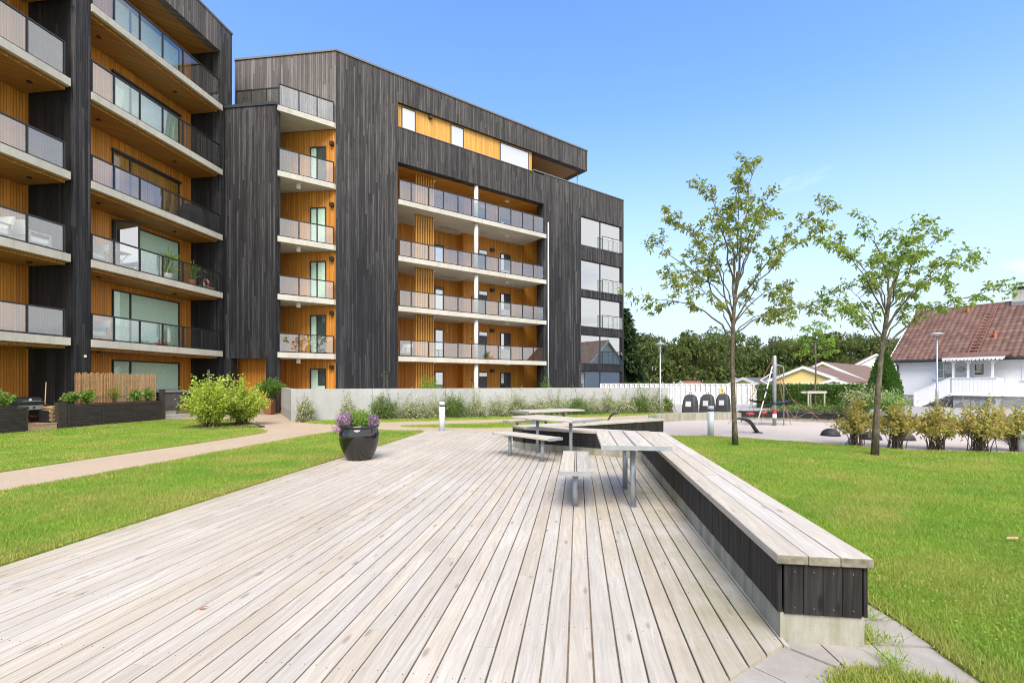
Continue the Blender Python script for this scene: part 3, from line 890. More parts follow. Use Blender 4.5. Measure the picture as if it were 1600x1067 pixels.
# cladding boards, local x up the board
bd_w = 0.098
bd_meshes = []
for k in range(4):
    bd_meshes.append(MB().cbox(0, 0.294, -bd_w / 2 + 0.0012, bd_w / 2 - 0.0012, -0.011 - 0.0012 * k, 0.011 - 0.001 * k, 0.002).mesh('cladding_board', M['darkwood']))
def clad_run(a_, b_, nrm, w=bd_w):
    a_, b_ = np.array(a_), np.array(b_)
    L = np.linalg.norm(b_ - a_); d = (b_ - a_) / L
    n = max(1, int(round(L / w)))
    step = L / n
    for i in range(n):
        c = a_ + d * (i + 0.5) * step + nrm * 0.0
        # columns: local x -> world z, local y -> along the run, local z -> out
        Mx = Matrix(((0, d[0], nrm[0], c[0]), (0, d[1], nrm[1], c[1]), (1, 0, 0, 0.15), (0, 0, 0, 1)))
        Mx = Mx @ Matrix.Diagonal((1, step / bd_w, 1, 1))
        ob('cladding_board', random.choice(bd_meshes), bench, Mx)
a1_, b1_ = leg_pts(1, 0.012); clad_run(a1_ + d1 * 0.02, b1_, -n1)
clad_run(P0 + n1 * 0.03 + d1 * 0.018, P0 + n1 * (BW - 0.035) + d1 * 0.018, -d1, 0.118)
a1_, b1_ = leg_pts(1, BW - 0.012); clad_run(a1_ + d1 * 0.02, b1_, n1)
a2_, b2_ = leg_pts(2, 0.012); clad_run(a2_, b2_, -n2)
a2_, b2_ = leg_pts(2, BW - 0.012); clad_run(a2_, b2_, n2)
a3_, b3_ = leg_pts(3, 0.012); clad_run(a3_ + d3 * 0.75, b3_, -n3)
a3_, b3_ = leg_pts(3, BW - 0.012); clad_run(a3_, b3_, n3)
clad_run(P3 + n3 * 0.03 - d3 * 0.018, P3 + n3 * (BW - 0.03) - d3 * 0.018, d3)
clad_run(P2 + n3 * 0.03 + d3 * 0.018, P2 + n3 * (BW - 0.03) + d3 * 0.018, -d3)
nail = MB()
for k in range(4):
    for zz_ in (0.19, 0.40):
        q = P0 + n1 * (0.085 + 0.104 * k) - d1 * 0.0
        nail.lathe([(0.0028, 0.0), (0.0028, 0.004)], 6)
        for v_i in range(len(nail.v) - 12, len(nail.v)):
            x, y, z = nail.v[v_i]
            nail.v[v_i] = (q[0] + n1[0] * x - d1[0] * (z - 0.005), q[1] + n1[1] * x - d1[1] * (z - 0.005), zz_ + y)
no = part('nail_heads', nail, 'steel', bench, I4); no['kind'] = 'stuff'

# ================================================================ TABLES AND LOOSE BENCHES
def slat_mesh(L, w, th):
    return MB().cbox(0, L, -w / 2, w / 2, -th, 0, 0.006).mesh('slat', M['benchtop'])
def furniture(name, label, cat, ctr, ang, L, slats, zt, legx, group):
    root = thing(name, label, cat, (ctr[0], ctr[1], 0), ang, group)
    Fm = WM[root.name]
    wtot = max(o + w / 2 for o, w in slats)
    for o, w in slats:
        ob('slat', slat_mesh(L - 0.012, w, 0.04), root, Fm @ T(-L / 2 + 0.006, o, zt + random.uniform(-0.0015, 0.0005)))
    for sx in (-1, 1):
        x0 = sx * L / 2
        part('end_rail', MB().box(min(x0, x0 + sx * 0.008), max(x0, x0 + sx * 0.008), -wtot - 0.002, wtot + 0.002, zt - 0.048, zt + 0.002), 'steel', root, Fm)
    for lx in legx:
        part('leg', MB().lathe([(0.035, 0.0), (0.035, zt - 0.05)], 16, lx, 0), 'steel', root, Fm, True)
        part('foot_plate', MB().lathe([(0.052, 0.0), (0.052, 0.006)], 16, lx, 0), 'steel', root, Fm)
        part('cross_bar', MB().box(lx - 0.025, lx + 0.025, -wtot + 0.05, wtot - 0.05, zt - 0.062, zt - 0.0405), 'steel', root, Fm)
    part('spine', MB().box(-L / 2 + 0.02, L / 2 - 0.02, -0.02, 0.02, zt - 0.061, zt - 0.0408), 'steel', root, Fm)
    return root
TS = [(-0.30, 0.186), (-0.105, 0.186), (0.105, 0.186), (0.30, 0.186), (0.0, 0.008)]
BS = [(-0.103, 0.172), (0.103, 0.172), (0.0, 0.016)]
def mid(a_, b_): return ((a_[0] + b_[0]) / 2, (a_[1] + b_[1]) / 2)
furniture('picnic_table', 'slatted picnic table on two steel legs nearest the camera, beside the long bench', 'table', (1.535, 6.38), U_ANG, 1.78, TS, 0.78, (-0.53, 0.45), 'slatted outdoor tables')
furniture('slatted_bench', 'narrow slatted bench nearest the camera, end on, left of the nearest table', 'bench', (0.845, 6.42), U_ANG, 1.7, BS, 0.475, (-0.53, 0.5), 'slatted outdoor benches')
furniture('picnic_table', 'slatted picnic table in the middle, seen from its long side behind the low bench', 'table', (0.86, 10.02), -49.4, 1.75, TS, 0.78, (-0.48, 0.48), 'slatted outdoor tables')
furniture('slatted_bench', 'slatted bench in front of the middle table, seen from its long side', 'bench', (0.27, 9.60), -49.4, 1.65, BS, 0.475, (-0.48, 0.48), 'slatted outdoor benches')
furniture('picnic_table', 'farthest slatted picnic table, in front of the wall shrubs', 'table', (0.98, 12.85), 32, 1.8, TS, 0.78, (-0.5, 0.5), 'slatted outdoor tables')
furniture('slatted_bench', 'farthest slatted bench, partly hidden behind the middle table', 'bench', (0.55, 13.5), 32, 1.65, BS, 0.475, (-0.48, 0.48), 'slatted outdoor benches')

# ================================================================ LEFT APARTMENT BUILDING
LV = [3.08, 6.0, 8.88, 12.14, 15.36]             # floor levels above the ground floor
RH = [0.97, 0.97, 0.98, 1.2, 1.2]                # railing heights
F0Z = 0.14                                       # ground floor
def railing(parent, F, xs, y, z, h, dark_first=None):
    # glass railing along local x through posts at xs; posts, panes and rail are sub-parts of the slab
    x0, x1 = xs[0], xs[-1]
    ubox('handrail', 'rail', parent, F, x0 - 0.02, x1 + 0.02, y - 0.035, y + 0.035, z + h - 0.05, z + h)
    ubox('bottom_rail', 'rail', parent, F, x0, x1, y - 0.015, y + 0.015, z + 0.02, z + 0.06)
    for x in xs:
        ubox('post', 'rail', parent, F, x - 0.024, x + 0.024, y - 0.03, y + 0.03, z - 0.02, z + h - 0.051)
    for a_, b_ in zip(xs[:-1], xs[1:]):
        ubox('glass_pane', 'pane', parent, F, a_ + 0.032, b_ - 0.032, y - 0.005, y + 0.005, z + 0.062, z + h - 0.052)
def window(parent, F, x0, x1, y, z0, z1, splits=(), pane='paneclear', curtain=True, fw=0.06, name='window', framem='frame'):
    # opening on a wall whose face is at y (outside towards -y)
    w = part(name, MB().box(x0, x1, y - 0.05, y - 0.002, z0, z0 + fw).box(x0, x1, y - 0.05, y - 0.002, z1 - fw, z1)
             .box(x0, x0 + fw, y - 0.05, y - 0.002, z0 + fw + 0.001, z1 - fw - 0.001).box(x1 - fw, x1, y - 0.05, y - 0.002, z0 + fw + 0.001, z1 - fw - 0.001), framem, parent, F)
    xs = [x0 + fw] + list(splits) + [x1 - fw]
    for s_ in splits:
        ubox('mullion', framem, w, F, s_ - fw * 0.6, s_ + fw * 0.6, y - 0.047, y - 0.004, z0 + fw + 0.002, z1 - fw - 0.002)
    for a_, b_ in zip(xs[:-1], xs[1:]):
        ubox('pane', pane, w, F, a_, b_, y - 0.03, y - 0.024, z0 + fw, z1 - fw)
    if curtain:
        mb = MB()
        n = int((x1 - x0) / 0.05)
        vs, fs = [], []
        for i in range(n + 1):
            x = x0 + fw + (x1 - x0 - 2 * fw) * i / n
            yy = y - 0.012 + 0.005 * (i % 2)
            vs += [(x, yy, z0 + fw), (x, yy, z1 - fw)]
        for i in range(n):
            fs.append((2 * i, 2 * i + 2, 2 * i + 3, 2 * i + 1))
        mb.quadset(vs, fs)
        part('curtain', mb, 'curtain', w, F)
    return w

LF = fr((-15.42, 17.7), U_ANG)
lb = thing('apartment_building', 'dark timber apartment block on the left with deep ochre balconies and a square roof frame', 'building', (-15.42, 17.7, 0), U_ANG)
DEP = 1.62
TOPZ, SOFZ = 19.42, 18.02
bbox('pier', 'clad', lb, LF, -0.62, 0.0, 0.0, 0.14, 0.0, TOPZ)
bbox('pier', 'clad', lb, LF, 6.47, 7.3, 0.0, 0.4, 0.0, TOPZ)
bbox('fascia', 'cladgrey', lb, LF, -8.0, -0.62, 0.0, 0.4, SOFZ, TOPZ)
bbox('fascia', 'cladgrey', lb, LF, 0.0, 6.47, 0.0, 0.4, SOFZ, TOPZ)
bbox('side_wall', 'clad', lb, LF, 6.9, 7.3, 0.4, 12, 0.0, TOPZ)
bbox('end_wall', 'cladblack', lb, LF, 6.47, 6.9, 0.402, DEP + 0.2, 0.0, SOFZ)
bbox('party_wall', 'cladblack', lb, LF, -0.62, 0.0, 0.142, DEP + 0.4, 0.0, SOFZ + 0.5)
bbox('roof_cap', 'capmetal', lb, LF, -8.0, 7.33, -0.04, 12, TOPZ, TOPZ + 0.09)
bbox('roof_soffit', 'soffit', lb, LF, -8.0, 6.9, 0.402, DEP + 1.2, SOFZ, SOFZ + 0.1)
bbox('back_wall', 'orange', lb, LF, 0.0, 6.47, DEP, DEP + 0.3, 0.0, SOFZ)
bbox('back_wall', 'orange', lb, LF, -8.0, -0.62, 1.85, 2.15, 0.0, SOFZ)
bbox('core', 'cladblack', lb, LF, -8.0, 6.9, 2.3, 12, 0.0, TOPZ - 0.1)
posts_r = [0.03, 0.9, 2.0, 3.09, 4.17, 5.3, 6.4]
posts_l = [-5.35, -4.2, -3.1, -2.07, -0.93]
for k, z in enumerate(LV):
    for xa, xb, xs, dp in ((0.005, 6.55, posts_r, DEP), (-8.0, -0.76, posts_l, 1.85)):
        sl = part('balcony', MB().box(xa, xb, -0.07, 0.16, z - 0.27, z).box(xa, min(xb, 6.465), 0.16, dp - 0.003, z - 0.2, z), 'slab', lb, LF)
        part('soffit', MB().box(xa + 0.002, min(xb, 6.46) - 0.01, 0.05, 0.161, z - 0.30, z - 0.2712).box(xa + 0.002, min(xb, 6.46) - 0.01, 0.1612, dp - 0.005, z - 0.37, z - 0.203), 'soffit', sl, LF)
        railing(sl, LF, xs, 0.0, z, RH[k])
        ubox('ceiling_lamp', 'black', sl, LF, xa + (1.0 if xa > 0 else 6.6), xa + (1.1 if xa > 0 else 6.7), 0.8, 0.9, z - 0.42, z - 0.372)
        ubox('ceiling_lamp', 'black', sl, LF, xa + (4.6 if xa > 0 else 5.2), xa + (4.7 if xa > 0 else 5.3), 0.8, 0.9, z - 0.42, z - 0.372)
fl = [F0Z] + LV
for k, z in enumerate(fl):
    top = z + 2.33
    window(lb, LF, 2.3, 5.72, DEP, z + 0.03, top, (3.12, ), curtain=k not in (3, ), name='window')
    window(lb, LF, -3.9, -1.75, 1.85, z + 0.03, top, (-2.9,), curtain=k in (0, 2))
    ubox('wall_lamp', 'lampwhite', lb, LF, 1.0, 1.06, DEP - 0.09, DEP - 0.002, z + 2.38, z + 2.46)
    if k in (3, 4, 5):
        ubox('window_shade', 'frame', lb, LF, 2.25, 5.8, DEP - 0.10, DEP - 0.052, top + 0.001, top + 0.09)
# open door leaf on the third level
q = part('open_door', MB().box(0, 0.86, -0.03, 0.03, 0.0, 0.08).box(0, 0.86, -0.03, 0.03, 2.2, 2.28).box(0, 0.07, -0.03, 0.03, 0.08, 2.2).box(0.79, 0.86, -0.03, 0.03, 0.08, 2.2), 'frame', lb, LF @ T(2.3, DEP - 0.12, LV[1] + 0.03) @ RZ(-52))
ubox('pane', 'winpane', q, LF @ T(2.3, DEP - 0.12, LV[1] + 0.03) @ RZ(-52), 0.07, 0.79, -0.006, 0.006, 0.08, 2.2)
ubox('tap', 'lampwhite', lb, LF, -0.25, -0.19, -0.05, -0.002, 2.42, 2.50)
ubox('house_number_lamp', 'steel', lb, LF, 6.1, 6.18, 0.34, 0.40, 1.35, 2.15)

# ================================================================ CENTRE APARTMENT BUILDING
CC = (-9.43, 25.9)
VF = fr(CC, 36.5)
GF = fr((-11.75, 24.0), -7.76)
cb = thing('apartment_building', 'large charred timber apartment building in the centre with cranked front, stair tower and roof penthouse', 'building', (CC[0], CC[1], 0), 0)
RT = 19.26
# --- long front
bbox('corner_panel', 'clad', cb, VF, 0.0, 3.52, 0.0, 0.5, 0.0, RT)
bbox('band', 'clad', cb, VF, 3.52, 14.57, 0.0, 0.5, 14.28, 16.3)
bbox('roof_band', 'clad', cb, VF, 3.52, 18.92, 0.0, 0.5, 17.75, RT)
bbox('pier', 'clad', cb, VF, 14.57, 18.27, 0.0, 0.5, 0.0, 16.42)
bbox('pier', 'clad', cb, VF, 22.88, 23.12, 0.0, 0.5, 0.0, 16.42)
bbox('parapet_cap', 'capmetal', cb, VF, 13.6, 23.16, -0.035, 0.54, 16.42, 16.49)
bbox('strip_sill', 'capmetal', cb, VF, 3.49, 13.62, -0.03, 0.24, 16.302, 16.335)
bbox('roof_cap', 'capmetal', cb, VF, -0.02, 18.97, -0.045, 0.55, RT, RT + 0.1)
bbox('strip_wall', 'orangebright', cb, VF, 3.52, 13.62, 0.20, 0.5, 16.335, 17.75)
bbox('penthouse_end', 'orangebright', cb, VF, 13.3, 13.62, 0.502, 9, 16.3, 17.75)
bbox('roof_slab', 'capdark', cb, VF, 0.1, 18.9, 0.5, 9.0, 18.9, RT + 0.02)
bbox('terrace_soffit', 'soffit', cb, VF, 13.62, 18.88, 0.502, 8.0, 17.76, 17.9)
bbox('roof_edge', 'clad', cb, VF, 18.42, 18.92, 0.502, 8.5, 17.75, RT - 0.01)
bbox('terrace_floor', 'slab', cb, VF, 13.5, 23.1, 0.5, 12, 15.7, 16.0)
part('terrace_post', MB().lathe([(0.04, 16.4), (0.04, 17.76)], 10, 18.6, 0.75), 'steel', cb, VF)
bbox('far_side_wall', 'clad', cb, VF, 22.7, 23.12, 0.502, 12, 0.0, 16.42)
bbox('core', 'cladblack', cb, VF, 16.7, 22.6, 0.6, 12, 0.0, 15.6)
bbox('core', 'cladblack', cb, VF, 0.4, 16.6, 3.6, 12, 0.0, 18.8)
bbox('penthouse_core', 'cladblack', cb, VF, 0.3, 13.2, 0.52, 9.0, 15.4, 18.85)
for (x0, x1) in ((3.82, 4.70), (7.09, 8.02), (10.86, 13.32)):
    window(cb, VF, x0, x1, 0.20, 16.4, 17.66, (), 'winbright', False, 0.045)
ubox('flood_light', 'black', cb, VF, 5.55, 5.75, 0.02, 0.18, 17.5, 17.68)
# --- loggias of the long front
bbox('back_wall', 'orange', cb, VF, 3.5, 9.40, 3.2, 3.5, 0.0, 14.3)
bbox('back_wall', 'orange', cb, VF, 9.402, 16.58, 2.5, 3.5, 0.0, 14.3)
bbox('loggia_ceiling', 'orange', cb, VF, 3.52, 16.58, 0.502, 3.49, 14.3, 14.45)
bbox('inner_wall', 'orange', cb, VF, 3.2, 3.5, 0.502, 3.49, 0.0, 14.3)
bbox('inner_wall', 'cladblack', cb, VF, 14.575, 14.8, 0.502, 0.8, 0.0, 14.28)
posts_c = [3.58, 4.22, 5.51, 6.46, 7.5, 8.49, 9.56, 10.58, 11.64, 12.63, 13.54, 14.5]
posts_c = [3.58, 4.22 + 0.1, 5.45, 6.46, 7.48, 8.49, 9.53, 10.56, 11.6, 12.6, 13.55, 14.5]
LC = [3.03, 5.93, 8.83, 12.1]
RC = [0.97, 0.97, 0.97, 1.18]
for k, z in enumerate(LC):
    sl = part('balcony', MB().box(3.525, 14.72, -0.10, 0.0, z - 0.28, z).box(3.525, 14.56, 0.0, 3.19, z - 0.24, z), 'slab', cb, VF)
    railing(sl, VF, posts_c, -0.05, z, RC[k])
    for x in (6.2, 12.0):
        ubox('ceiling_lamp', 'lampwhite', sl, VF, x, x + 0.32, 1.1, 1.24, z - 0.31, z - 0.242)
    ubox('drain_slot', 'black', sl, VF, 7.4, 8.9, 2.2, 2.26, z - 0.25, z - 0.241)
ubox('ceiling_lamp', 'lampwhite', cb, VF, 6.2, 6.52, 1.1, 1.24, 14.22, 14.298)
ubox('ceiling_lamp', 'lampwhite', cb, VF, 12.0, 12.32, 1.1, 1.24, 14.22, 14.298)
slat_me = {}
for k, z in enumerate([F0Z] + LC):
    zt = (LC + [14.3])[k] - (0.245 if k < 4 else 0.01)
    h = zt - z
    part('column', MB().lathe([(0.14, z), (0.14, zt)], 20, 8.99, 0.22), 'column', cb, VF, True)
    sc_ = part('slat_screen', MB().box(5.05, 6.28, 0.98, 1.02, z + 0.0, z + 0.05).box(5.05, 6.28, 0.98, 1.02, zt - 0.06, zt - 0.005), 'orange', cb, VF)
    me = MB().box(-0.03, 0.03, 0.86, 0.98, 0.0, h - 0.004).mesh('slat', M['orangebright'])  # brighter ochre: the light on the slats is put into their colour
    for i in range(8):
        ob('slat', me, sc_, VF @ T(5.09 + i * 0.164, 0, z + 0.002))
    window(cb, VF, 7.42, 8.2, 3.2, z + 0.02, z + 2.12, (), 'winpane', False, 0.06, 'door')
    d_ = part('door', MB().box(10.62, 11.34, 2.44, 2.498, z + 0.01, z + 2.12), 'darkdoor', cb, VF)
    ubox('door_top_light', 'winbright', d_, VF, 10.66, 11.30, 2.43, 2.439, z + 1.82, z + 2.06)
    ubox('wall_lamp', 'black', cb, VF, 11.62, 11.9, 2.3, 2.498, z + 2.12, z + 2.32)
    ubox('door_bell', 'black', cb, VF, 10.0, 10.08, 2.44, 2.498, z + 1.5, z + 1.6)
    w_ = window(cb, VF, 12.5, 13.42, 2.5, z + 0.02, z + 2.12, (), 'winpane', False, 0.06)
    ubox('blind', 'binpanel', w_, VF, 12.57, 13.35, 2.466, 2.469, z + 0.08, z + 0.95)
# --- tall windows at the far end, with small glass balconies
WZ = [(0.12, 2.42), (2.97, 5.2), (5.8, 8.08), (8.62, 10.9), (12.0, 14.2)]
zprev = 0.0
for k, (z0, z1) in enumerate(WZ):
    if z0 - zprev > 0.15:
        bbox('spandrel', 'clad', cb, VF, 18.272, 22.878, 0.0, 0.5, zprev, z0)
    w_ = window(cb, VF, 18.275, 20.45, 0.16, z0 + 0.002, z1 - 0.002, (), 'winpane', False, 0.06)
    w_ = window(cb, VF, 20.455, 22.87, 0.16, z0 + 0.002, z1 - 0.002, (), 'winpane', False, 0.06)
    if k > 0:
        ba = part('french_balcony', MB().box(20.45, 22.9, -0.14, -0.10, z0 + 0.98, z0 + 1.02), 'rail', cb, VF)
        for x in (20.5, 21.7, 22.85):
            ubox('post', 'rail', ba, VF, x - 0.018, x + 0.018, -0.138, -0.102, z0 - 0.12, z0 + 0.979)
        for a_, b_ in ((20.53, 21.67), (21.73, 22.82)):
            ubox('glass_pane', 'pane', ba, VF, a_, b_, -0.126, -0.116, z0 + 0.03, z0 + 0.95)
    zprev = z1
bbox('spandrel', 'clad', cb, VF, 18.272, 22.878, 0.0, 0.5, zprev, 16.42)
part('downpipe', MB().lathe([(0.045, 0.05), (0.045, 13.0)], 12, 14.92, -0.07), 'bollardwhite', cb, VF, True)

# --- gable wall and stair tower
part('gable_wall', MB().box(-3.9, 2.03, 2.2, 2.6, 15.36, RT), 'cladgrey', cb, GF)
part('gable_cap', MB().box(-3.9, 2.06, 2.15, 2.65, RT, RT + 0.1), 'capmetal', cb, GF)
part('gable_roof', MB().prism([(-3.9, 2.66), (1.9, 2.66), (1.9, 11), (-3.9, 11)], 18.9, RT - 0.02), 'capdark', cb, GF)
part('stair_core', MB().prism([(-5.0, 4.6), (1.0, 4.6), (0.5, 10), (-5.0, 10)], 0, 18.8), 'cladblack', cb, GF)
part('back_wall', MB().box(-3.6, 2.0, 2.25, 2.6, 0.0, 15.1), 'orange', cb, GF)
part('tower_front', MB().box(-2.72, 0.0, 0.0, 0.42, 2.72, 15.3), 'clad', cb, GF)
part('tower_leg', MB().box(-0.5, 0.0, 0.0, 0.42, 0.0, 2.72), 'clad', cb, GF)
part('tower_leg', MB().box(-3.3, -2.4, 0.0, 0.42, 0.0, 2.72), 'cladblack', cb, GF)
part('tower_cap', MB().box(-2.75, 0.06, -0.05, 0.47, 15.3, 15.44), 'capdark', cb, GF)
part('entrance_wall', MB().box(-3.9, -0.45, 0.9, 1.0, 0.0, 2.9), 'orange', cb, GF)
part('entrance_ceiling', MB().box(-2.4, -0.5, 0.42, 0.9, 2.74, 2.9), 'soffit', cb, GF)
DG = 0.42
for k, z in enumerate(LC + [15.36]):
    poly = [(-2.7, DG + 0.004), (0.0, DG + 0.004), (0.005, 0.16), (0.06, 0.13), (2.0, 2.03), (2.03, 2.19), (2.03, 2.24), (-2.7, 2.24)]
    if k == 4:
        poly = [(-2.7, DG + 0.054), (0.0, DG + 0.054), (0.005, 0.48), (0.03, 0.10), (2.0, 2.03), (2.03, 2.195), (-2.7, 2.195)]
    sl = part('balcony', MB().prism(poly, z - 0.27, z), 'slab', cb, GF)
    # railing along the diagonal front
    ang = math.degrees(math.atan2(1.96, 1.96))
    RF = GF @ T(0.04, 0.19, 0) @ RZ(44.3)
    Ld = 2.70
    railing(sl, RF, [0.04, Ld * 0.36, Ld * 0.69, Ld], 0.02, z, [0.97, 0.97, 0.97, 1.18, 1.12][k])
    if k < 4:
        ubox('ceiling_lamp', 'lampwhite', sl, GF, 0.42, 0.56, 1.15, 1.29, z - 0.52, z - 0.272)
    if k == 4:
        railing(sl, GF, [-2.5, -1.66, -0.83, -0.02], 0.52, z, 1.12)
for k, z in enumerate([F0Z] + LC):
    w_ = window(cb, GF, 0.55, 1.47, 2.25, z + 0.02, z + 2.12, (0.95,) if k else (), 'paneclear', True, 0.06, 'door')
    ubox('curtain_panel', 'darkdoor', w_, GF, 0.99, 1.40, 2.230, 2.2325, z + (1.2 if k == 0 else 0.09), z + 2.05) if k in (0, 1, 4) else None
    ubox('wall_lamp', 'black', cb, GF, 1.72, 1.92, 2.06, 2.248, z + 2.1, z + 2.3)

# ================================================================ GARDEN WALL
wA, wB, wC = np.array((-8.77, 19.2)), np.array((8.2, 25.3)), np.array((-11.35, 23.75))
def off_poly(a_, b_, w):
    d = (b_ - a_) / np.linalg.norm(b_ - a_); n = np.array([-d[1], d[0]])
    return [tuple(a_), tuple(b_), tuple(b_ + n * w), tuple(a_ + n * w)]
gw = thing('concrete_wall', 'low pale concrete garden wall in front of the central building', 'wall', (wA[0], wA[1], 0))
# poured in bays with narrow joints
d = (wB - wA) / np.linalg.norm(wB - wA); Lw = np.linalg.norm(wB - wA)
xs = [0, 3.1, 6.2, 9.3, 12.4, 15.2, Lw]
for i, (s0, s1) in enumerate(zip(xs[:-1], xs[1:])):
    ob('wall_bay', MB().prism(off_poly(wA + d * (s0 + (0.006 if i else 0)), wA + d * (s1 - 0.006), 0.25), -0.2, 1.255 + (0.003 if i % 2 else 0)).mesh('wall_bay', M['wallconc']), gw, I4)
d = (wC - wA) / np.linalg.norm(wC - wA)
ob('wall_return', MB().prism([tuple(wA + d * 0.01), tuple(wA + d * 0.01 + np.array((0.22, 0.07))), tuple(wC + np.array((0.25, 0.1))), tuple(wC)], 0.34, 1.25).mesh('wall_return', M['wallconc']), gw, I4)
ob('plinth', MB().prism([tuple(wA + d * 0.03 + np.array((0.012, 0.008))), tuple(wA + d * 0.03 + np.array((0.22, 0.07))), tuple(wC + np.array((0.25, 0.1))), tuple(wC + np.array((0.012, 0.008)))], -0.2, 0.338).mesh('plinth', M['asphalt']), gw, I4)

# ================================================================ TERRACE IN FRONT OF THE LEFT BUILDING
PF = fr((-14.87, 16.2), U_ANG)
struct('terrace_floor', MB().prism([tuple((PF @ Vector((x, y, 0)))[:2]) for x, y in ((-8, 0.12), (5.4, 0.12), (8.9, -1.5), (8.9, 2.6), (-8, 2.6))], -0.1, 0.10), 'slab')
def planter(x0, x1, label):
    root = thing('planter_box', label, 'planter', tuple((PF @ Vector((x0, 0, 0)))), U_ANG, 'dark slatted planter boxes along the terrace')
    Fm = WM[root.name]; L = x1 - x0
    part('box', MB().box(0.02, L - 0.02, 0.03, 0.42, 0.0, 0.70), 'black', root, Fm)
    sm = MB()
    n = 11
    for i in range(n):
        z = 0.015 + i * 0.067
        sm.cbox(0.0, L, -0.002, 0.024, z, z + 0.05, 0.004)
    o = part('slats', sm, 'plslat', root, Fm); o['kind'] = 'stuff'
    part('rim', MB().box(0, L, -0.01, 0.45, 0.745, 0.77), 'plslat', root, Fm)
    part('soil', MB().box(0.03, L - 0.03, 0.04, 0.42, 0.77, 0.775), 'soil', root, Fm)
    for x in (0.0, L - 0.04):
        part('end_batten', MB().box(x, x + 0.04, -0.012, -0.003, 0.0, 0.744), 'plslat', root, Fm)
    return root
planter(-3.1, -1.2, 'dark slatted planter box left of the wooden step, holding a laurel')
planter(0.0, 1.225, 'dark slatted planter box just right of the firewood, holding two laurels')
planter(1.24, 2.46, 'dark slatted planter box in the middle of the row of three, holding bamboo')
planter(2.475, 3.69, 'dark slatted planter box at the right end of the row of three')
def post_thing(x0, x1, h, label):
    root = thing('terrace_post', label, 'post', tuple((PF @ Vector((x0, 0, 0)))), U_ANG)
    part('shaft', MB().box(0, x1 - x0, 0.0, 0.16, 0, h), 'plslat', root, WM[root.name])
    part('cap', MB().box(-0.008, x1 - x0 + 0.008, -0.008, 0.168, h, h + 0.02), 'black', root, WM[root.name])
post_thing(-0.30, -0.02, 0.86, 'short thick black timber post between the wooden step and the planters')
post_thing(3.71, 3.86, 1.2, 'black timber post at the right end of the planter row')
st = thing('wooden_step', 'pale wooden step between the two groups of planters', 'step', tuple((PF @ Vector((-1.18, 0.02, 0)))), U_ANG)
part('riser', MB().box(0, 0.86, 0.02, 0.1, 0, 0.17), 'step', st, WM[st.name])
for i in range(8):
    part('tread_board', MB().cbox(0, 0.86, 0.0 + i * 0.125, 0.12 + i * 0.125, 0.172, 0.2, 0.003), 'step', st, WM[st.name])
def at_pf(x, y, z=0.0): return tuple(PF @ Vector((x, y, z)))
for lab, x, h, r in (('bushy laurel plant in the leftmost terrace planter', -1.75, 0.55, 0.42), ('left one of two laurel plants beside the reed screen', 0.28, 0.42, 0.33), ('taller laurel plant right of its twin, in front of the reed screen', 0.85, 0.52, 0.3),
                     ('left laurel plant in the right-hand planter', 2.72, 0.48, 0.24), ('right laurel plant in the right-hand planter by the black post', 3.25, 0.55, 0.3)):
    shrub('laurel_plant', lab, 'plant', at_pf(x, 0.22, 0.76), h, r, r * 0.7, 20, 26, 0.13, 0.055, 'leaf_laurel', 'laurels in the terrace planters', lo=0.15, up=0.9, jit=0.06)
shrub('laurel_plant', 'laurel plant at the left picture edge behind the planter slats', 'plant', at_pf(-2.45, 0.22, 0.76), 0.4, 0.35, 0.25, 14, 14, 0.13, 0.055, 'leaf_laurel', 'laurels in the terrace planters', lo=0.15, up=0.9, jit=0.06)
shrub('bamboo_plant', 'feathery yellow green bamboo in front of the reed screen', 'plant', at_pf(1.85, 0.22, 0.76), 0.72, 0.3, 0.2, 30, 22, 0.10, 0.014, 'leaf_bamboo', None, lo=0.25, up=0.6, jit=0.05, stem_r=0.004)
# reed screen
rs_ = thing('reed_screen', 'upright tan reed screen behind the planters', 'screen', at_pf(0.75, 0.62, 0.1), U_ANG)
rm = MB()
x = 0.0
while x < 3.3:
    w = random.uniform(0.012, 0.022)
    z1 = 1.74 + random.uniform(-0.05, 0.05)
    y = random.uniform(-0.012, 0.012)
    rm.tube([(x, y, 0.0), (x + random.uniform(-0.02, 0.02), y, z1)], w * 0.5, 5)
    x += w * 0.9
o = part('reeds', rm, 'reed', rs_, WM[rs_.name]); o['kind'] = 'stuff'
for z in (0.3, 0.9, 1.5):
    part('binding_wire', MB().box(0, 3.3, -0.024, -0.020, z, z + 0.006), 'steel', rs_, WM[rs_.name])
# low grey garden table behind the planters
gt = thing('garden_table', 'grey garden table top showing between the laurels and the bamboo', 'table', at_pf(1.2, 0.95, 0.1), U_ANG)
part('top', MB().box(-0.35, 0.45, -0.25, 0.25, 0.80, 0.84), 'greymetal', gt, WM[gt.name])
for sx in (-0.3, 0.4):
    for sy in (-0.2, 0.2):
        part('leg', MB().box(sx - 0.02, sx + 0.02, sy - 0.02, sy + 0.02, 0, 0.8), 'greymetal', gt, WM[gt.name])
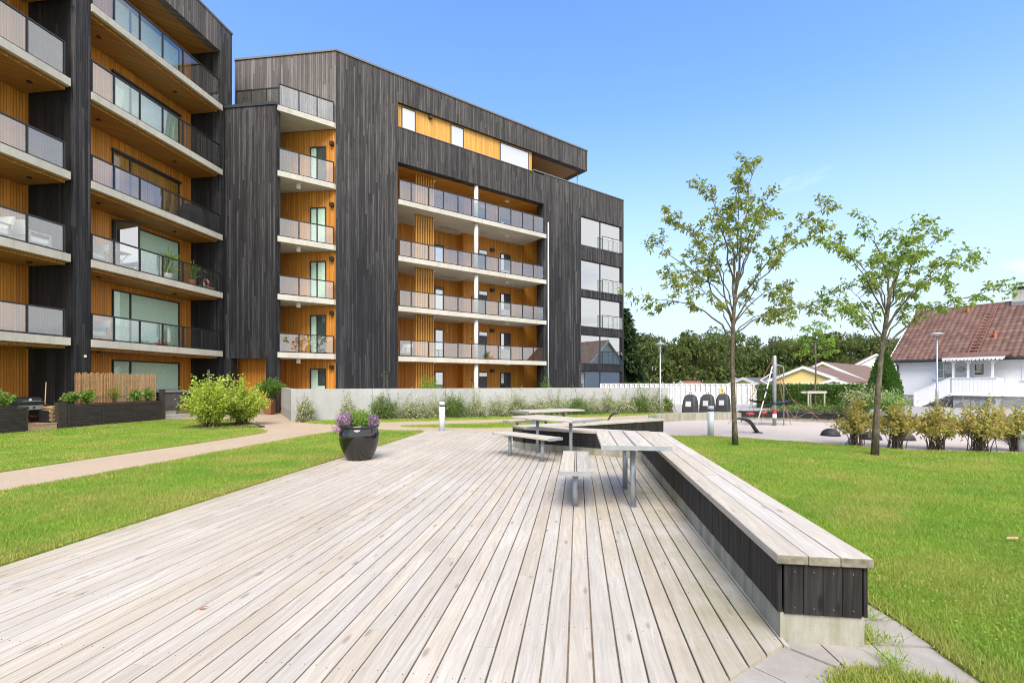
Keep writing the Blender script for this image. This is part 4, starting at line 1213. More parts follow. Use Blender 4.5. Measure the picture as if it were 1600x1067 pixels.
# storage box and glass screen right of the planters
sb = thing('storage_box', 'dark garden storage box with sloping grey lid by the glass terrace screen', 'box', at_pf(4.6, 1.25, 0.1), U_ANG)
part('body', MB().box(0, 1.55, -0.4, 0.4, 0.18, 0.98), 'cladblack', sb, WM[sb.name])
part('lid', MB().loft([[(-0.05, -0.46, 0.985), (1.6, -0.46, 0.985), (1.6, 0.44, 1.06), (-0.05, 0.44, 1.06)], [(-0.05, -0.46, 1.03), (1.6, -0.46, 1.03), (1.6, 0.44, 1.105), (-0.05, 0.44, 1.105)]]), 'greymetal', sb, WM[sb.name])
part('base', MB().box(0.05, 0.75, -0.38, 0.38, 0.0, 0.178), 'slab', sb, WM[sb.name])
gs = thing('glass_screen', 'clear glass terrace screen with black rail right of the planters', 'screen', at_pf(3.9, 0.08, 0.05), U_ANG)
part('pane', MB().box(0.02, 1.42, -0.005, 0.005, 0.1, 0.98), 'pane', gs, WM[gs.name])
part('rail', MB().box(0.0, 1.48, -0.02, 0.02, 0.99, 1.02), 'rail', gs, WM[gs.name])
part('post', MB().box(1.44, 1.48, -0.02, 0.02, 0.0, 0.989), 'rail', gs, WM[gs.name])
# gas grill
gr = thing('gas_grill', 'black gas barbecue with closed lid behind the left planter', 'grill', at_pf(-0.72, 0.75, 0.1), U_ANG)
G0 = WM[gr.name] @ Matrix.Diagonal((0.86, 0.86, 0.86, 1))
prof = [(-0.26, 0.80), (-0.26, 0.92), (-0.20, 1.04), (-0.06, 1.10), (0.10, 1.09), (0.24, 1.0), (0.28, 0.80)]
part('lid', MB().loft([[(x, y, z) for y, z in prof] for x in (-0.42, -0.38, 0.38, 0.42)]), 'black', gr, G0)
part('firebox', MB().box(-0.40, 0.40, -0.25, 0.27, 0.60, 0.795), 'black', gr, G0)
part('control_panel', MB().box(-0.42, 0.42, -0.29, -0.252, 0.62, 0.78), 'steel', gr, G0)
for x in (-0.13, 0.08):
    part('knob', MB().tube([(x, -0.29, 0.70), (x, -0.33, 0.70)], 0.035, 10), 'black', gr, G0)
part('handle', MB().box(-0.3, 0.3, -0.33, -0.30, 0.93, 0.95), 'steel', gr, G0)
part('badge', MB().tube([(0.0, -0.262, 0.985), (0.0, -0.245, 0.99)], 0.05, 12), 'lampwhite', gr, G0)
part('side_shelf', MB().box(0.43, 0.95, -0.2, 0.2, 0.76, 0.79), 'black', gr, G0)
part('bottom_shelf', MB().box(-0.42, 0.9, -0.24, 0.26, 0.42, 0.445), 'black', gr, G0)
for x, y in ((-0.38, -0.2), (0.38, -0.2), (-0.38, 0.2), (0.38, 0.2)):
    part('leg', MB().tube([(x, y, 0.0), (x * 0.9, y, 0.62)], 0.02, 6), 'black', gr, G0)
hs = thing('gas_hose', 'orange hose looping from the black gas barbecue', 'hose', at_pf(-0.4, 0.6, 0.1), U_ANG)
ph = [(-0.1 + 0.42 * math.cos(t) * (0.9), 0.02, 0.56 + 0.26 * math.sin(t)) for t in np.linspace(1.8, -2.0, 16)]
part('tube', MB().tube(ph, 0.012, 6), 'terracotta', hs, WM[hs.name], True)
br = thing('broom', 'broom with crimson head and long wooden handle leaning on the black wall', 'broom', at_pf(-0.25, 0.55, 0.1), U_ANG)
part('handle', MB().tube([(-0.05, 0, 0.12), (0.28, 0.35, 1.42)], 0.014, 8), 'broomwood', br, WM[br.name], True)
part('head', MB().box(-0.28, 0.16, -0.04, 0.04, 0.0, 0.13), 'crimson', br, WM[br.name])
wp = thing('firewood_stack', 'small stack of round firewood logs beside the broom', 'firewood', at_pf(-0.28, 0.3, 0.1), U_ANG)
for i, (x, z) in enumerate(((-0.10, 0.35), (0.04, 0.35), (-0.04, 0.47), (0.08, 0.48), (-0.12, 0.22), (0.02, 0.22), (-0.12, 0.09), (0.02, 0.09), (0.16, 0.09), (0.16, 0.22), (0.18, 0.35))):
    part('log', MB().tube([(x, -0.16, z + 0.1), (x, 0.2, z + 0.1)], 0.064, 10), 'logs', wp, WM[wp.name], True)
part('rack', MB().box(-0.2, 0.26, -0.15, 0.2, 0.0, 0.02).box(-0.22, -0.2, -0.15, 0.2, 0, 0.5).box(0.26, 0.28, -0.15, 0.2, 0, 0.5), 'black', wp, WM[wp.name])
gb = thing('gas_bottle', 'white gas bottle standing under the black barbecue', 'gas bottle', at_pf(-1.0, 0.7, 0.1), U_ANG)
part('bottle', MB().lathe([(0.12, 0.0), (0.13, 0.05), (0.13, 0.28), (0.09, 0.36), (0.03, 0.38)], 16), 'white', gb, WM[gb.name], True)
part('valve', MB().lathe([(0.02, 0.38), (0.02, 0.43)], 8), 'steel', gb, WM[gb.name])
tp = thing('clay_pot', 'terracotta pot on the terrace at the left picture edge', 'pot', at_pf(-1.9, 0.9, 0.1), U_ANG)
part('pot', MB().lathe([(0.10, 0.0), (0.15, 0.9), (0.17, 0.9), (0.17, 1.0), (0.14, 1.0), (0.13, 0.95)], 16), 'terracotta', tp, WM[tp.name], True)

# ================================================================ THINGS ON THE BALCONIES
def palm(label, loc, h, potmat, n=34):
    root = thing('potted_palm', label, 'plant', loc, 0, 'potted palms on the balcony')
    Fm = WM[root.name]
    part('pot', MB().lathe([(0.12, 0), (0.17, 0.34), (0.15, 0.34), (0.14, 0.3)], 16), potmat, root, Fm, True)
    part('stem', MB().tube([(0, 0, 0.3), (0.02, 0, h * 0.55)], 0.025, 6), 'twig', root, Fm)
    P = np.tile(np.array([[0.02, 0, h * 0.55]]), (n, 1)) + rng.normal(size=(n, 3)) * np.array([0.02, 0.02, 0.1])
    D = rng.normal(size=(n, 3)) * np.array([1, 1, 0.5]) + np.array([0, 0, 0.8])
    l1 = leaves(P, D, rng.uniform(0.35, 0.7, n), 0.05, 0.25)
    P2_ = np.tile(np.array([[0.0, 0, 0.3]]), (n, 1)) + rng.normal(size=(n, 3)) * 0.03
    l2 = leaves(P2_, rng.normal(size=(n, 3)) * 0.35 + np.array([0, 0, 1.0]), rng.uniform(0.3, 0.9, n) * h * 0.7, 0.04, 0.1)
    V, F = joinVF([l1, l2])
    ob('fronds', np_mesh('fronds', V, F, M['leaf_young']), root, Fm)
def lfp(x, y, z): return tuple(LF @ Vector((x, y, z)))
palm('potted palm in a white pot on the second balcony of the left building', lfp(3.75, 0.35, LV[1]), 1.75, 'potwhite')
palm('potted palm in a clay pot, right of the white potted palm on the second balcony', lfp(5.1, 0.35, LV[1]), 1.5, 'terracotta')
wr = thing('wreath_box', 'wooden box with a red and white ring on the balcony with palms', 'decoration', lfp(5.95, 0.35, LV[1]), U_ANG)
part('box', MB().box(-0.4, 0.4, -0.15, 0.15, 0, 0.2), 'step', wr, WM[wr.name])
ringp = [(0.17 * math.cos(t), 0, 0.36 + 0.17 * math.sin(t)) for t in np.linspace(0, 2 * math.pi, 19)]
part('ring', MB().tube(ringp, 0.05, 8), 'red', wr, WM[wr.name], True)
part('ring_patch', MB().tube(ringp[1:5], 0.053, 8).tube(ringp[9:13], 0.053, 8), 'white', wr, WM[wr.name], True)
cg = thing('covered_grill', 'barbecue under a black cover on the third balcony, at its right end', 'grill', lfp(5.5, 0.7, LV[2]), U_ANG)
part('cover', MB().loft([[(x * k, y * k, z) for x, y in ((-0.6, -0.3), (0.6, -0.3), (0.6, 0.3), (-0.6, 0.3))] for k, z in ((1.0, 0.0), (0.96, 0.7), (0.85, 0.85), (0.6, 1.1), (0.45, 1.13))]), 'blackplastic', cg, WM[cg.name])
part('tag', MB().box(-0.12, 0.12, -0.275, -0.268, 0.76, 0.8), 'lampwhite', cg, WM[cg.name] @ T(0, 0.01, 0))
def lounge(label, loc, ang, m_='binpanel', cat='chair', name='lounge_chair'):
    root = thing(name, label, cat, loc, ang, 'balcony seats')
    Fm = WM[root.name]
    part('seat', MB().box(-0.35, 0.35, -0.35, 0.35, 0.2, 0.36), m_, root, Fm)
    part('backrest', MB().loft([[(-0.35, 0.28, 0.36), (0.35, 0.28, 0.36), (0.35, 0.4, 0.36), (-0.35, 0.4, 0.36)], [(-0.35, 0.42, 0.82), (0.35, 0.42, 0.82), (0.35, 0.5, 0.82), (-0.35, 0.5, 0.82)]]), m_, root, Fm)
    for x in (-0.38, 0.38):
        part('armrest', MB().box(x - 0.03, x + 0.03, -0.35, 0.36, 0.48, 0.53).box(x - 0.02, x + 0.02, -0.33, -0.28, 0.0, 0.479).box(x - 0.02, x + 0.02, 0.30, 0.35, 0.0, 0.479), 'greymetal', root, Fm)
lounge('white cushioned seat on the second balcony at the left picture edge', lfp(-1.5, 0.6, LV[1]), U_ANG + 90, 'white')
lounge('white cushioned seat farther left on the same balcony at the picture edge', lfp(-2.7, 0.6, LV[1]), U_ANG - 90, 'white')
lounge('grey chair at the left end of the first balcony of the left building', lfp(0.5, 0.6, LV[0]), U_ANG - 90)
lounge('grey chair behind the first pane of the balcony with palms', lfp(0.45, 0.6, LV[1]), U_ANG - 90)
lounge('pale chair on the lowest long balcony of the central building', tuple(VF @ Vector((4.15, 0.7, LC[0]))), 36.5 - 60)
ft = thing('folding_table', 'small folding table on the balcony with palms', 'table', lfp(1.5, 0.5, LV[1]), U_ANG)
part('top', MB().box(-0.4, 0.4, -0.25, 0.25, 0.68, 0.71), 'greymetal', ft, WM[ft.name])
for sy in (-0.2, 0.2):
    part('leg', MB().tube([(-0.3, sy, 0), (0.3, sy, 0.68)], 0.014, 6), 'black', ft, WM[ft.name])
    part('leg', MB().tube([(0.3, sy + 0.03, 0), (-0.3, sy + 0.03, 0.68)], 0.014, 6), 'black', ft, WM[ft.name])
for lab, x in (('small clay pot with flowers on the first balcony of the left building', 3.45), ('second small clay pot right of the first on the lowest left balcony', 3.1)):
    root = thing('flower_pot', lab, 'pot', lfp(x, 0.2, LV[0]), 0)
    part('pot', MB().lathe([(0.08, 0), (0.11, 0.18), (0.09, 0.18)], 12), 'terracotta', root, WM[root.name], True)
    n = 40
    V, F = leaves(rng.normal(size=(n, 3)) * 0.05 + np.array([0, 0, 0.22]), rng.normal(size=(n, 3)) + np.array([0, 0, 0.6]), 0.09, 0.05)
    ob('flowers', np_mesh('flowers', V, F, M['petal_pink']), root, WM[root.name])['kind'] = 'stuff'

# ================================================================ POTS AND PLANTS ROUND THE PATH
pot = thing('glazed_pot', 'large glossy black glazed flower pot at the left edge of the deck', 'flower pot', (-3.0, 9.5, 0.0))
prf = [(0.225, 0.0), (0.240, 0.015), (0.280, 0.09), (0.322, 0.18), (0.356, 0.28), (0.376, 0.38), (0.382, 0.46), (0.374, 0.54), (0.352, 0.60), (0.345, 0.612), (0.366, 0.625), (0.378, 0.645), (0.372, 0.67), (0.345, 0.675), (0.335, 0.655), (0.335, 0.60)]
part('body', MB().lathe(prf, 48), 'glaze', pot, WM[pot.name], True)
part('soil', MB().lathe([(0.333, 0.58), (0.333, 0.612)], 24), 'soil', pot, WM[pot.name])
def bouquet(root, nm, mat, ctr, rad, n, L, W, upb=0.6):
    P = unitv(rng.normal(size=(n, 3))) * rng.uniform(0.2, 1.0, (n, 1)) ** 0.6 * np.array(rad) + np.array(ctr)
    V, F = leaves(P, rng.normal(size=(n, 3)) + np.array([0, 0, upb]), L * rng.uniform(0.7, 1.3, n), W)
    o = ob(nm, np_mesh(nm, V, F, M[mat]), root, WM[root.name])
    o['kind'] = 'stuff'
    return o
bouquet(pot, 'light_green_foliage', 'leaf_young', (0.02, 0, 0.80), (0.22, 0.2, 0.18), 1100, 0.045, 0.022)
bouquet(pot, 'flowering_stems', 'leaf_ivy', (-0.24, 0, 0.73), (0.19, 0.2, 0.15), 420, 0.05, 0.016)
bouquet(pot, 'flowering_stems', 'leaf_ivy', (0.28, 0, 0.72), (0.12, 0.2, 0.12), 260, 0.05, 0.016)
bouquet(pot, 'purple_blossom', 'petal_purple', (-0.25, -0.04, 0.77), (0.2, 0.2, 0.17), 560, 0.034, 0.03)
bouquet(pot, 'purple_blossom', 'petal_purple', (0.29, -0.04, 0.75), (0.12, 0.18, 0.13), 280, 0.034, 0.03)
bouquet(pot, 'trailing_blossom', 'petal_purple', (-0.42, -0.1, 0.60), (0.09, 0.1, 0.12), 90, 0.034, 0.028)

# bright green shrubs in the mulch bed
shrub('golden_shrub', 'bright lime green shrub, the taller and nearer of the pair at the path bend', 'shrub', (-10.3, 16.5, 0), 1.68, 1.0, 0.8, 110, 85, 0.10, 0.055, 'leaf_lime', 'bright shrubs at the path bend', lo=0.12, jit=0.07, up=0.5, shoot=0.45)
shrub('golden_shrub', 'bright lime green shrub, the farther right of the pair at the path bend', 'shrub', (-9.75, 17.5, 0), 1.48, 0.95, 0.7, 90, 80, 0.10, 0.055, 'leaf_lime', 'bright shrubs at the path bend', lo=0.15, jit=0.07, up=0.5, shoot=0.5)

# corten planter with fern by the entrance
cp = thing('rust_planter', 'tall rust brown steel planter by the tower entrance', 'planter', (-11.75, 23.45, 0), -7.76)
part('box', MB().box(-0.19, 0.19, -0.19, 0.19, 0, 0.74), 'corten', cp, WM[cp.name])
part('soil', MB().box(-0.16, 0.16, -0.16, 0.16, 0.74, 0.745), 'soil', cp, WM[cp.name])
shrub('fern_bush', 'dark green feathery bush growing from the rust brown planter', 'shrub', (-11.7, 23.45, 0.74), 1.05, 0.8, 0.5, 80, 70, 0.11, 0.026, 'leaf_fern', None, lo=0.2, jit=0.05)
shrub('terrace_bush', 'green bush behind the concrete wall under the slatted screen', 'shrub', (-4.7, 27.2, 0), 2.05, 0.75, 0.7, 50, 40, 0.12, 0.03, 'leaf_young', None, lo=0.45, jit=0.06)
shrub('terrace_bush', 'small green bush behind the concrete wall at the foot of the white downpipe', 'shrub', (2.2, 32.6, 0), 2.0, 0.55, 0.5, 30, 30, 0.13, 0.04, 'leaf_fern', None, lo=0.5, jit=0.06)

# variegated shrubs along the wall
dW = (wB - wA) / np.linalg.norm(wB - wA); nW = np.array([dW[1], -dW[0]])
wall_sh = [(0.55, 0.95, 0.36, 0), (2.1, 0.85, 0.3, 0), (3.55, 1.25, 0.55, 1), (4.6, 0.95, 0.6, 0), (5.55, 0.8, 0.5, 0), (6.5, 1.2, 0.55, 1), (7.5, 0.95, 0.5, 0), (8.55, 0.95, 0.5, 0), (9.5, 1.1, 0.55, 0), (10.5, 0.85, 0.5, 0),
           (11.4, 1.05, 0.55, 0), (12.4, 1.0, 0.5, 1), (13.3, 0.85, 0.45, 0), (14.2, 1.1, 0.5, 0), (15.1, 0.9, 0.45, 0), (15.9, 1.25, 0.45, 1), (16.8, 1.05, 0.45, 0), (17.6, 0.9, 0.35, 1)]
ordn = ['first', 'second', 'third', 'fourth', 'fifth', 'sixth', 'seventh', 'eighth', 'ninth', 'tenth', 'eleventh', 'twelfth', 'thirteenth', 'fourteenth', 'fifteenth', 'sixteenth', 'seventeenth', 'last']
for i, (s_, h, r, g) in enumerate(wall_sh):
    p = wA + dW * s_ + nW * 0.42
    h, r = h * 0.84, r * 1.2
    shrub('wall_shrub', ordn[i] + ' from the left of the cream edged shrubs along the concrete wall', 'shrub', (p[0], p[1], 0), h, r, 0.34, 60, 62, 0.062, 0.036, 'leaf_ivy' if g else 'leaf_varieg', 'cream edged shrubs along the wall', lo=0.03, jit=0.09, up=0.5, shoot=1.1, base=0.45)

# ================================================================ BOLLARDS
def bollard(label, loc, mat, h, r):
    root = thing('bollard_light', label, 'bollard', loc, 0, 'bollard lights by the path')
    Fm = WM[root.name]
    part('shaft', MB().lathe([(r, 0.012), (r, h - 0.15)], 24), mat, root, Fm, True)
    part('lens', MB().lathe([(r * 0.9, h - 0.15), (r * 0.9, h - 0.10)], 24), 'black', root, Fm, True)
    part('cap', MB().lathe([(r, h - 0.10), (r, h - 0.012), (r - 0.012, h)], 24), mat, root, Fm, True)
    part('base_plate', MB().lathe([(r + 0.035, 0), (r + 0.035, 0.012)], 24), 'steel', root, Fm)
    for k in range(4):
        part('bolt', MB().lathe([(0.012, 0.012), (0.012, 0.03)], 6, (r + 0.02) * math.cos(k * 1.57 + 0.7), (r + 0.02) * math.sin(k * 1.57 + 0.7)), 'steel', root, Fm)
bollard('white bollard light at the far edge of the deck, in front of the wall', (-2.2, 15.2, 0.0), 'bollardwhite', 0.9, 0.085)
bollard('grey blue bollard light on the lawn edge beside the young tree', (5.65, 13.75, -0.02), 'bollard', 0.86, 0.085)
bollard('grey blue bollard partly hidden behind the rightmost shrub', (11.25, 10.65, -0.02), 'bollard', 0.62, 0.085)

# ================================================================ TREES
def limb_tree(name, label, base, trunk_pts, trunk_r, limbs, leafm, leafL, seed, ntw=7, per=9, twig=(0.35, 0.8), group=None, barkm='bark', sag=0.12, frac=0.38):
    global rng
    keep = rng
    rng = np.random.default_rng(seed)
    root = thing(name, label, 'tree', base, 0, group)
    Fm = WM[root.name]
    tr = MB(); bm = MB()
    tp = [np.array(p, float) for p in trunk_pts]
    nT = len(tp)
    tr.tube(tp, [trunk_r * (1.25 if i == 0 else 1.0 - 0.45 * i / (nT - 1)) for i in range(nT)], 12)
    Ps, Ds = [], []
    def along(pts, t):
        x = t * (len(pts) - 1); k = min(int(x), len(pts) - 2); f = x - k
        return pts[k] * (1 - f) + pts[k + 1] * f, unitv(pts[k + 1] - pts[k])
    for (st_, end, r0) in limbs:
        p0, ax = along(np.array(tp), st_)
        p2 = np.array(end, float)
        L = np.linalg.norm(p2 - p0)
        p1 = p0 + ax * L * 0.28 + (p2 - p0) * 0.3
        pts = bez(p0, p1, p2, 11)
        pts[1:-1] += rng.normal(size=(9, 3)) * 0.022 * L * 0.6
        bm.tube(pts, [max(0.004, 0.62 * r0 * (1 - 0.88 * k / 10)) for k in range(11)], 6, False)
        m_ = max(3, int(ntw * L / 2.0))
        for j in range(m_):
            t = frac + (1 - frac) * (j + rng.uniform(0, 1)) / m_
            q, ax2 = along(pts, min(t, 0.999))
            dv = unitv(ax2 * 0.75 + unitv(rng.normal(size=3)) * np.array([1, 1, 0.65]) * 0.95 + np.array([0, 0, 0.1]))
            tl = rng.uniform(*twig) * (1.05 - 0.35 * t)
            e_ = q + dv * tl
            mid_ = q + dv * tl * 0.5 + np.array([0, 0, 0.05 * tl])
            e_ = e_ - np.array([0, 0, sag * tl])
            tw = bez(q, mid_, e_, 5)
            bm.tube(tw, [0.0055, 0.005, 0.004, 0.003, 0.002], 4, False)
            # leaves in bunches along the twig
            nb = max(2, int(tl / 0.13))
            for b_ in range(nb):
                tt = 0.25 + 0.75 * (b_ + rng.uniform(0, 1)) / nb
                c, _ = along(tw, min(tt, 0.999))
                k = rng.integers(int(per * 0.5), per + 1)
                Ps.append(c + rng.normal(size=(k, 3)) * 0.032)
                Ds.append(rng.normal(size=(k, 3)) * np.array([1, 1, 0.55]) + dv * 0.5 + np.array([0, 0, -0.35]))
        k = per * 2
        Ps.append(p2 + rng.normal(size=(k, 3)) * 0.09)
        Ds.append(rng.normal(size=(k, 3)) + np.array([0, 0, -0.2]))
    P = np.concatenate(Ps); D = np.concatenate(Ds); n = len(P)
    V, F = leaves(P, D, leafL * rng.uniform(0.6, 1.3, n), leafL * 0.46 * rng.uniform(0.8, 1.2, n), 0.28)
    ob('trunk', tr.mesh('trunk', M[barkm], True), root, Fm)
    ob('branches', bm.mesh('branches', M[barkm]), root, Fm)
    ob('crown', np_mesh('crown', V, F, M[leafm]), root, Fm)
    rng = keep
    return root
# first young tree: metres right / back / up of its foot
pxm = 11.68 / 755.6
def e1(px, py, dy_): return ((px - 1148) * pxm + dy_ * 0.35, dy_, 1.5 + (598 - py) * pxm)
rd = random.Random(3)
L1 = [(0.62, e1(996, 468, -0.2), 0.038), (0.70, e1(1010, 368, 0.6), 0.042), (0.74, e1(1050, 352, -0.9), 0.036), (0.80, e1(1046, 410, 1.1), 0.03), (0.84, e1(1100, 272, 0.5), 0.045), (0.95, e1(1180, 250, 0.1), 0.05),
      (0.9, e1(1150, 285, -0.7), 0.035), (0.86, e1(1215, 305, 0.9), 0.04), (0.78, e1(1300, 316, 0.2), 0.042), (0.72, e1(1272, 372, -0.8), 0.036), (0.62, e1(1290, 478, 0.4), 0.036), (0.68, e1(1248, 430, 1.1), 0.03),
      (0.76, e1(1085, 330, 1.3), 0.03), (0.88, e1(1190, 330, -1.2), 0.03), (0.66, e1(1060, 450, -1.0), 0.028), (0.64, e1(1225, 490, -0.9), 0.026), (0.93, e1(1130, 310, 0.9), 0.03)]
limb_tree('young_tree', 'taller slender young tree with sparse olive leaves on the right lawn', (5.38, 11.7, -0.02), [(0.02, 0, 0), (0.0, 0, 0.6), (-0.03, 0.01, 1.4), (-0.04, 0.02, 2.2), (-0.03, 0.02, 2.75), (0.0, 0.0, 3.4), (0.08, 0.0, 4.2)], 0.062, L1, 'leaf_tree', 0.105, 21, 9, 16, (0.3, 0.8), 'young trees on the lawn', frac=0.34)
pxm2 = 10.05 / 755.6
def e2(px, py, dy_): return ((px - 1367) * pxm2 + dy_ * 0.4, dy_, 1.5 + (598 - py) * pxm2)
L2 = [(0.60, e2(1562, 458, -0.3), 0.04), (0.72, e2(1540, 392, 0.3), 0.036), (0.80, e2(1476, 360, 0.2), 0.034), (0.92, e2(1425, 350, -0.3), 0.034), (0.95, e2(1358, 345, 0.2), 0.036), (0.85, e2(1310, 365, 0.5), 0.03),
      (0.78, e2(1292, 395, -0.6), 0.032), (0.68, e2(1292, 455, 0.2), 0.03), (0.62, e2(1312, 490, -0.5), 0.026), (0.7, e2(1400, 380, 1.1), 0.03), (0.74, e2(1450, 420, -1.1), 0.03), (0.66, e2(1490, 470, 0.9), 0.028), (0.82, e2(1380, 400, -1.2), 0.026), (0.64, e2(1340, 430, 1.0), 0.026), (0.88, e2(1450, 380, 0.8), 0.03)]
limb_tree('young_tree', 'shorter spreading young tree with green leaves, leaning trunk, right of the taller one', (7.54, 10.05, -0.02), [(0.0, 0, 0), (0.03, 0, 0.7), (0.07, 0, 1.4), (0.12, 0, 1.95), (0.17, 0, 2.35), (0.25, 0, 2.9), (0.33, 0, 3.5)], 0.062, L2, 'leaf_tree2', 0.098, 22, 9, 16, (0.3, 0.7), 'young trees on the lawn', frac=0.3)
L3 = [(0.9, (0.1, 0.0, 4.6), 0.03), (0.75, (-0.7, 0.2, 3.9), 0.025), (0.7, (0.7, -0.2, 3.8), 0.025), (0.85, (-0.3, 0.3, 4.3), 0.02), (0.8, (0.5, 0.4, 4.2), 0.02), (0.62, (-0.8, -0.3, 3.1), 0.02), (0.65, (0.75, 0.1, 3.1), 0.02), (0.95, (0.35, -0.2, 4.5), 0.02)]
st3 = limb_tree('staked_tree', 'small bright green staked tree in front of the hedge', (15.8, 25.2, -0.05), [(0, 0, 0), (0.0, 0, 1.2), (0.03, 0, 2.0), (0.02, 0, 2.8), (0.0, 0, 3.6)], 0.05, L3, 'leaf_young', 0.15, 23, 7, 12, (0.3, 0.7))
sf = thing('tree_stake_frame', 'wooden stake frame round the small staked tree', 'stakes', (15.8, 25.2, -0.05))
for x, y in ((-0.42, -0.1), (0.42, -0.1), (0.0, 0.4)):
    part('stake', MB().tube([(x, y, 0), (x, y, 1.12)], 0.04, 8), 'benchtop', sf, WM[sf.name])
part('crosspiece', MB().box(-0.5, 0.5, -0.16, -0.06, 1.0, 1.12).box(-0.5, 0.5, 0.34, 0.44, 1.0, 1.1), 'benchtop', sf, WM[sf.name])

# ================================================================ ROSE SHRUBS
for i, (x, y, h, r) in enumerate(((8.33, 11.72, 1.08, 0.52), (8.93, 11.25, 1.05, 0.50), (9.63, 10.95, 1.02, 0.52), (10.35, 10.72, 1.1, 0.55), (11.25, 10.75, 1.05, 0.55))):
    shrub('rose_shrub', ['leftmost', 'second', 'third', 'fourth', 'rightmost'][i] + (' ' if i in (0, 4) else ' from the left ') + 'of the five bare-legged shrubs with yellowing leaves by the playground', 'shrub', (x, y, -0.02), h, r, r, 50, 46, 0.062, 0.046, 'leaf_rose', 'yellowing shrubs by the playground', lo=0.5, jit=0.075, up=0.3, stem_r=0.010, base=0.16, shoot=0.35)

# ================================================================ PLAYGROUND
kb = thing('playground_kerb', 'curved low concrete kerb wall with dark seat boards round the playground', 'kerb', (9, 15.1, 0))
KF = WM[kb.name]
angs = [136 - i * (136 + 48) / 36 for i in range(37)]
inner, outer = 4.8, 5.2
km = MB()
rings = []
for t in angs:
    c_, s_ = math.cos(R(t)), math.sin(R(t))
    rings.append([(inner * c_, inner * s_, -0.18), (outer * c_, outer * s_, -0.18), (outer * c_, outer * s_, 0.27), (inner * c_, inner * s_, 0.27)])
km.loft(rings[::-1])
part('concrete', km, 'baseconc', kb, KF)
for i in range(10, 36):
    rr = []
    for t in (angs[i] - 0.06, angs[i + 1] + 0.06):
        c_, s_ = math.cos(R(t)), math.sin(R(t))
        rr.append([((inner - 0.05) * c_, (inner - 0.05) * s_, 0.272), ((outer + 0.02) * c_, (outer + 0.02) * s_, 0.272), ((outer + 0.02) * c_, (outer + 0.02) * s_, 0.33), ((inner - 0.05) * c_, (inner - 0.05) * s_, 0.33)])
    f2 = MB().loft(rr[::-1])
    rr = []
    for t in (angs[i] - 0.1, angs[i + 1] + 0.1):
        c_, s_ = math.cos(R(t)), math.sin(R(t))
        rr.append([((inner - 0.035) * c_, (inner - 0.035) * s_, 0.1), ((inner - 0.003) * c_, (inner - 0.003) * s_, 0.1), ((inner - 0.003) * c_, (inner - 0.003) * s_, 0.2715), ((inner - 0.035) * c_, (inner - 0.035) * s_, 0.2715)])
    f2.loft(rr[::-1])
    part('seat_board', f2, 'darkwood', kb, KF)
pf_ = thing('climbing_frame', 'climbing frame with grey pole, ropes, black hammock and red seats', 'play equipment', (9.39, 17.3, -0.03))
CF = WM[pf_.name]
part('pole', MB().lathe([(0.065, 0), (0.065, 2.46), (0.05, 2.5)], 16), 'steel', pf_, CF, True)
part('red_band', MB().lathe([(0.068, 0.42), (0.068, 0.58)], 16), 'red', pf_, CF)
part('white_band', MB().lathe([(0.068, 0.28), (0.068, 0.415)], 16), 'white', pf_, CF)
part('arched_tube', MB().tube([(-0.05, 0, 2.15), (0.2, 0.02, 2.15), (0.33, 0.05, 2.12), (0.36, 0.06, 2.0), (0.38, 0.08, 0.0)], 0.02, 8), 'steel', pf_, CF, True)
part('white_tube', MB().tube([(-0.02, 0, 2.16), (-0.08, 0.0, 2.1), (-0.3, -0.05, 1.3), (-0.68, -0.1, 0.05)], 0.022, 8), 'white', pf_, CF, True)
part('side_bar', MB().tube([(-0.45, 0.1, 1.62), (-0.25, 0.0, 1.5)], 0.018, 6).tube([(-0.45, 0.1, 1.62), (0.0, 0.0, 1.95)], 0.014, 6), 'white', pf_, CF)
for z, x in ((1.28, -0.34), (0.95, -0.42)):
    part('foothold', MB().lathe([(0.01, -0.05), (0.045, -0.03), (0.045, 0.03), (0.01, 0.05)], 10, x, -0.1), 'black', pf_, CF @ T(0, 0, z))
hm = MB()
vs, fs = [], []
for i in range(11):
    t = i / 10
    for j in range(4):
        x = -0.75 + 1.5 * t
        w_ = 0.32 * (0.15 + math.sin(math.pi * t) ** 0.6)
        vs.append((x, 0.25 + (j / 3 - 0.5) * 2 * w_, 0.80 + 0.14 * (2 * t - 1) ** 2 - 0.03 * (1 - abs(j / 3 - 0.5) * 2)))
for i in range(10):
    for j in range(3):
        fs.append((i * 4 + j, (i + 1) * 4 + j, (i + 1) * 4 + j + 1, i * 4 + j + 1))
nv = len(vs)
vs2 = vs + [(x, y, z - 0.05) for x, y, z in vs]
fs2 = fs + [tuple(nv + k for k in f[::-1]) for f in fs]
hm.quadset(vs2, fs2)
part('hammock', hm, 'blackplastic', pf_, CF)
def rope(pts, m_='rope', r=0.008):
    part('rope', MB().tube(pts, r, 5), m_, pf_, CF)
rope([(-0.02, 0, 2.45), (-0.42, 0.1, 1.6), (-0.78, 0.2, 0.95), (-1.15, 0.3, 0.5), (-1.5, 0.4, 0.02)])
rope([(0.04, 0, 2.45), (0.14, 0.0, 1.6), (0.32, 0.0, 0.8), (0.6, 0.0, 0.0)])
rope([(0.04, 0.02, 2.40), (0.5, 0.3, 1.5), (0.85, 0.4, 0.95), (1.6, -0.5, 0.05)])
rope([(-0.7, 0.3, 1.3), (-0.72, 0.35, 0.3)], 'ropegrey'); rope([(-0.72, 0.3, 0.95), (-0.6, 0.3, 0.55), (-0.78, 0.3, 0.35)])
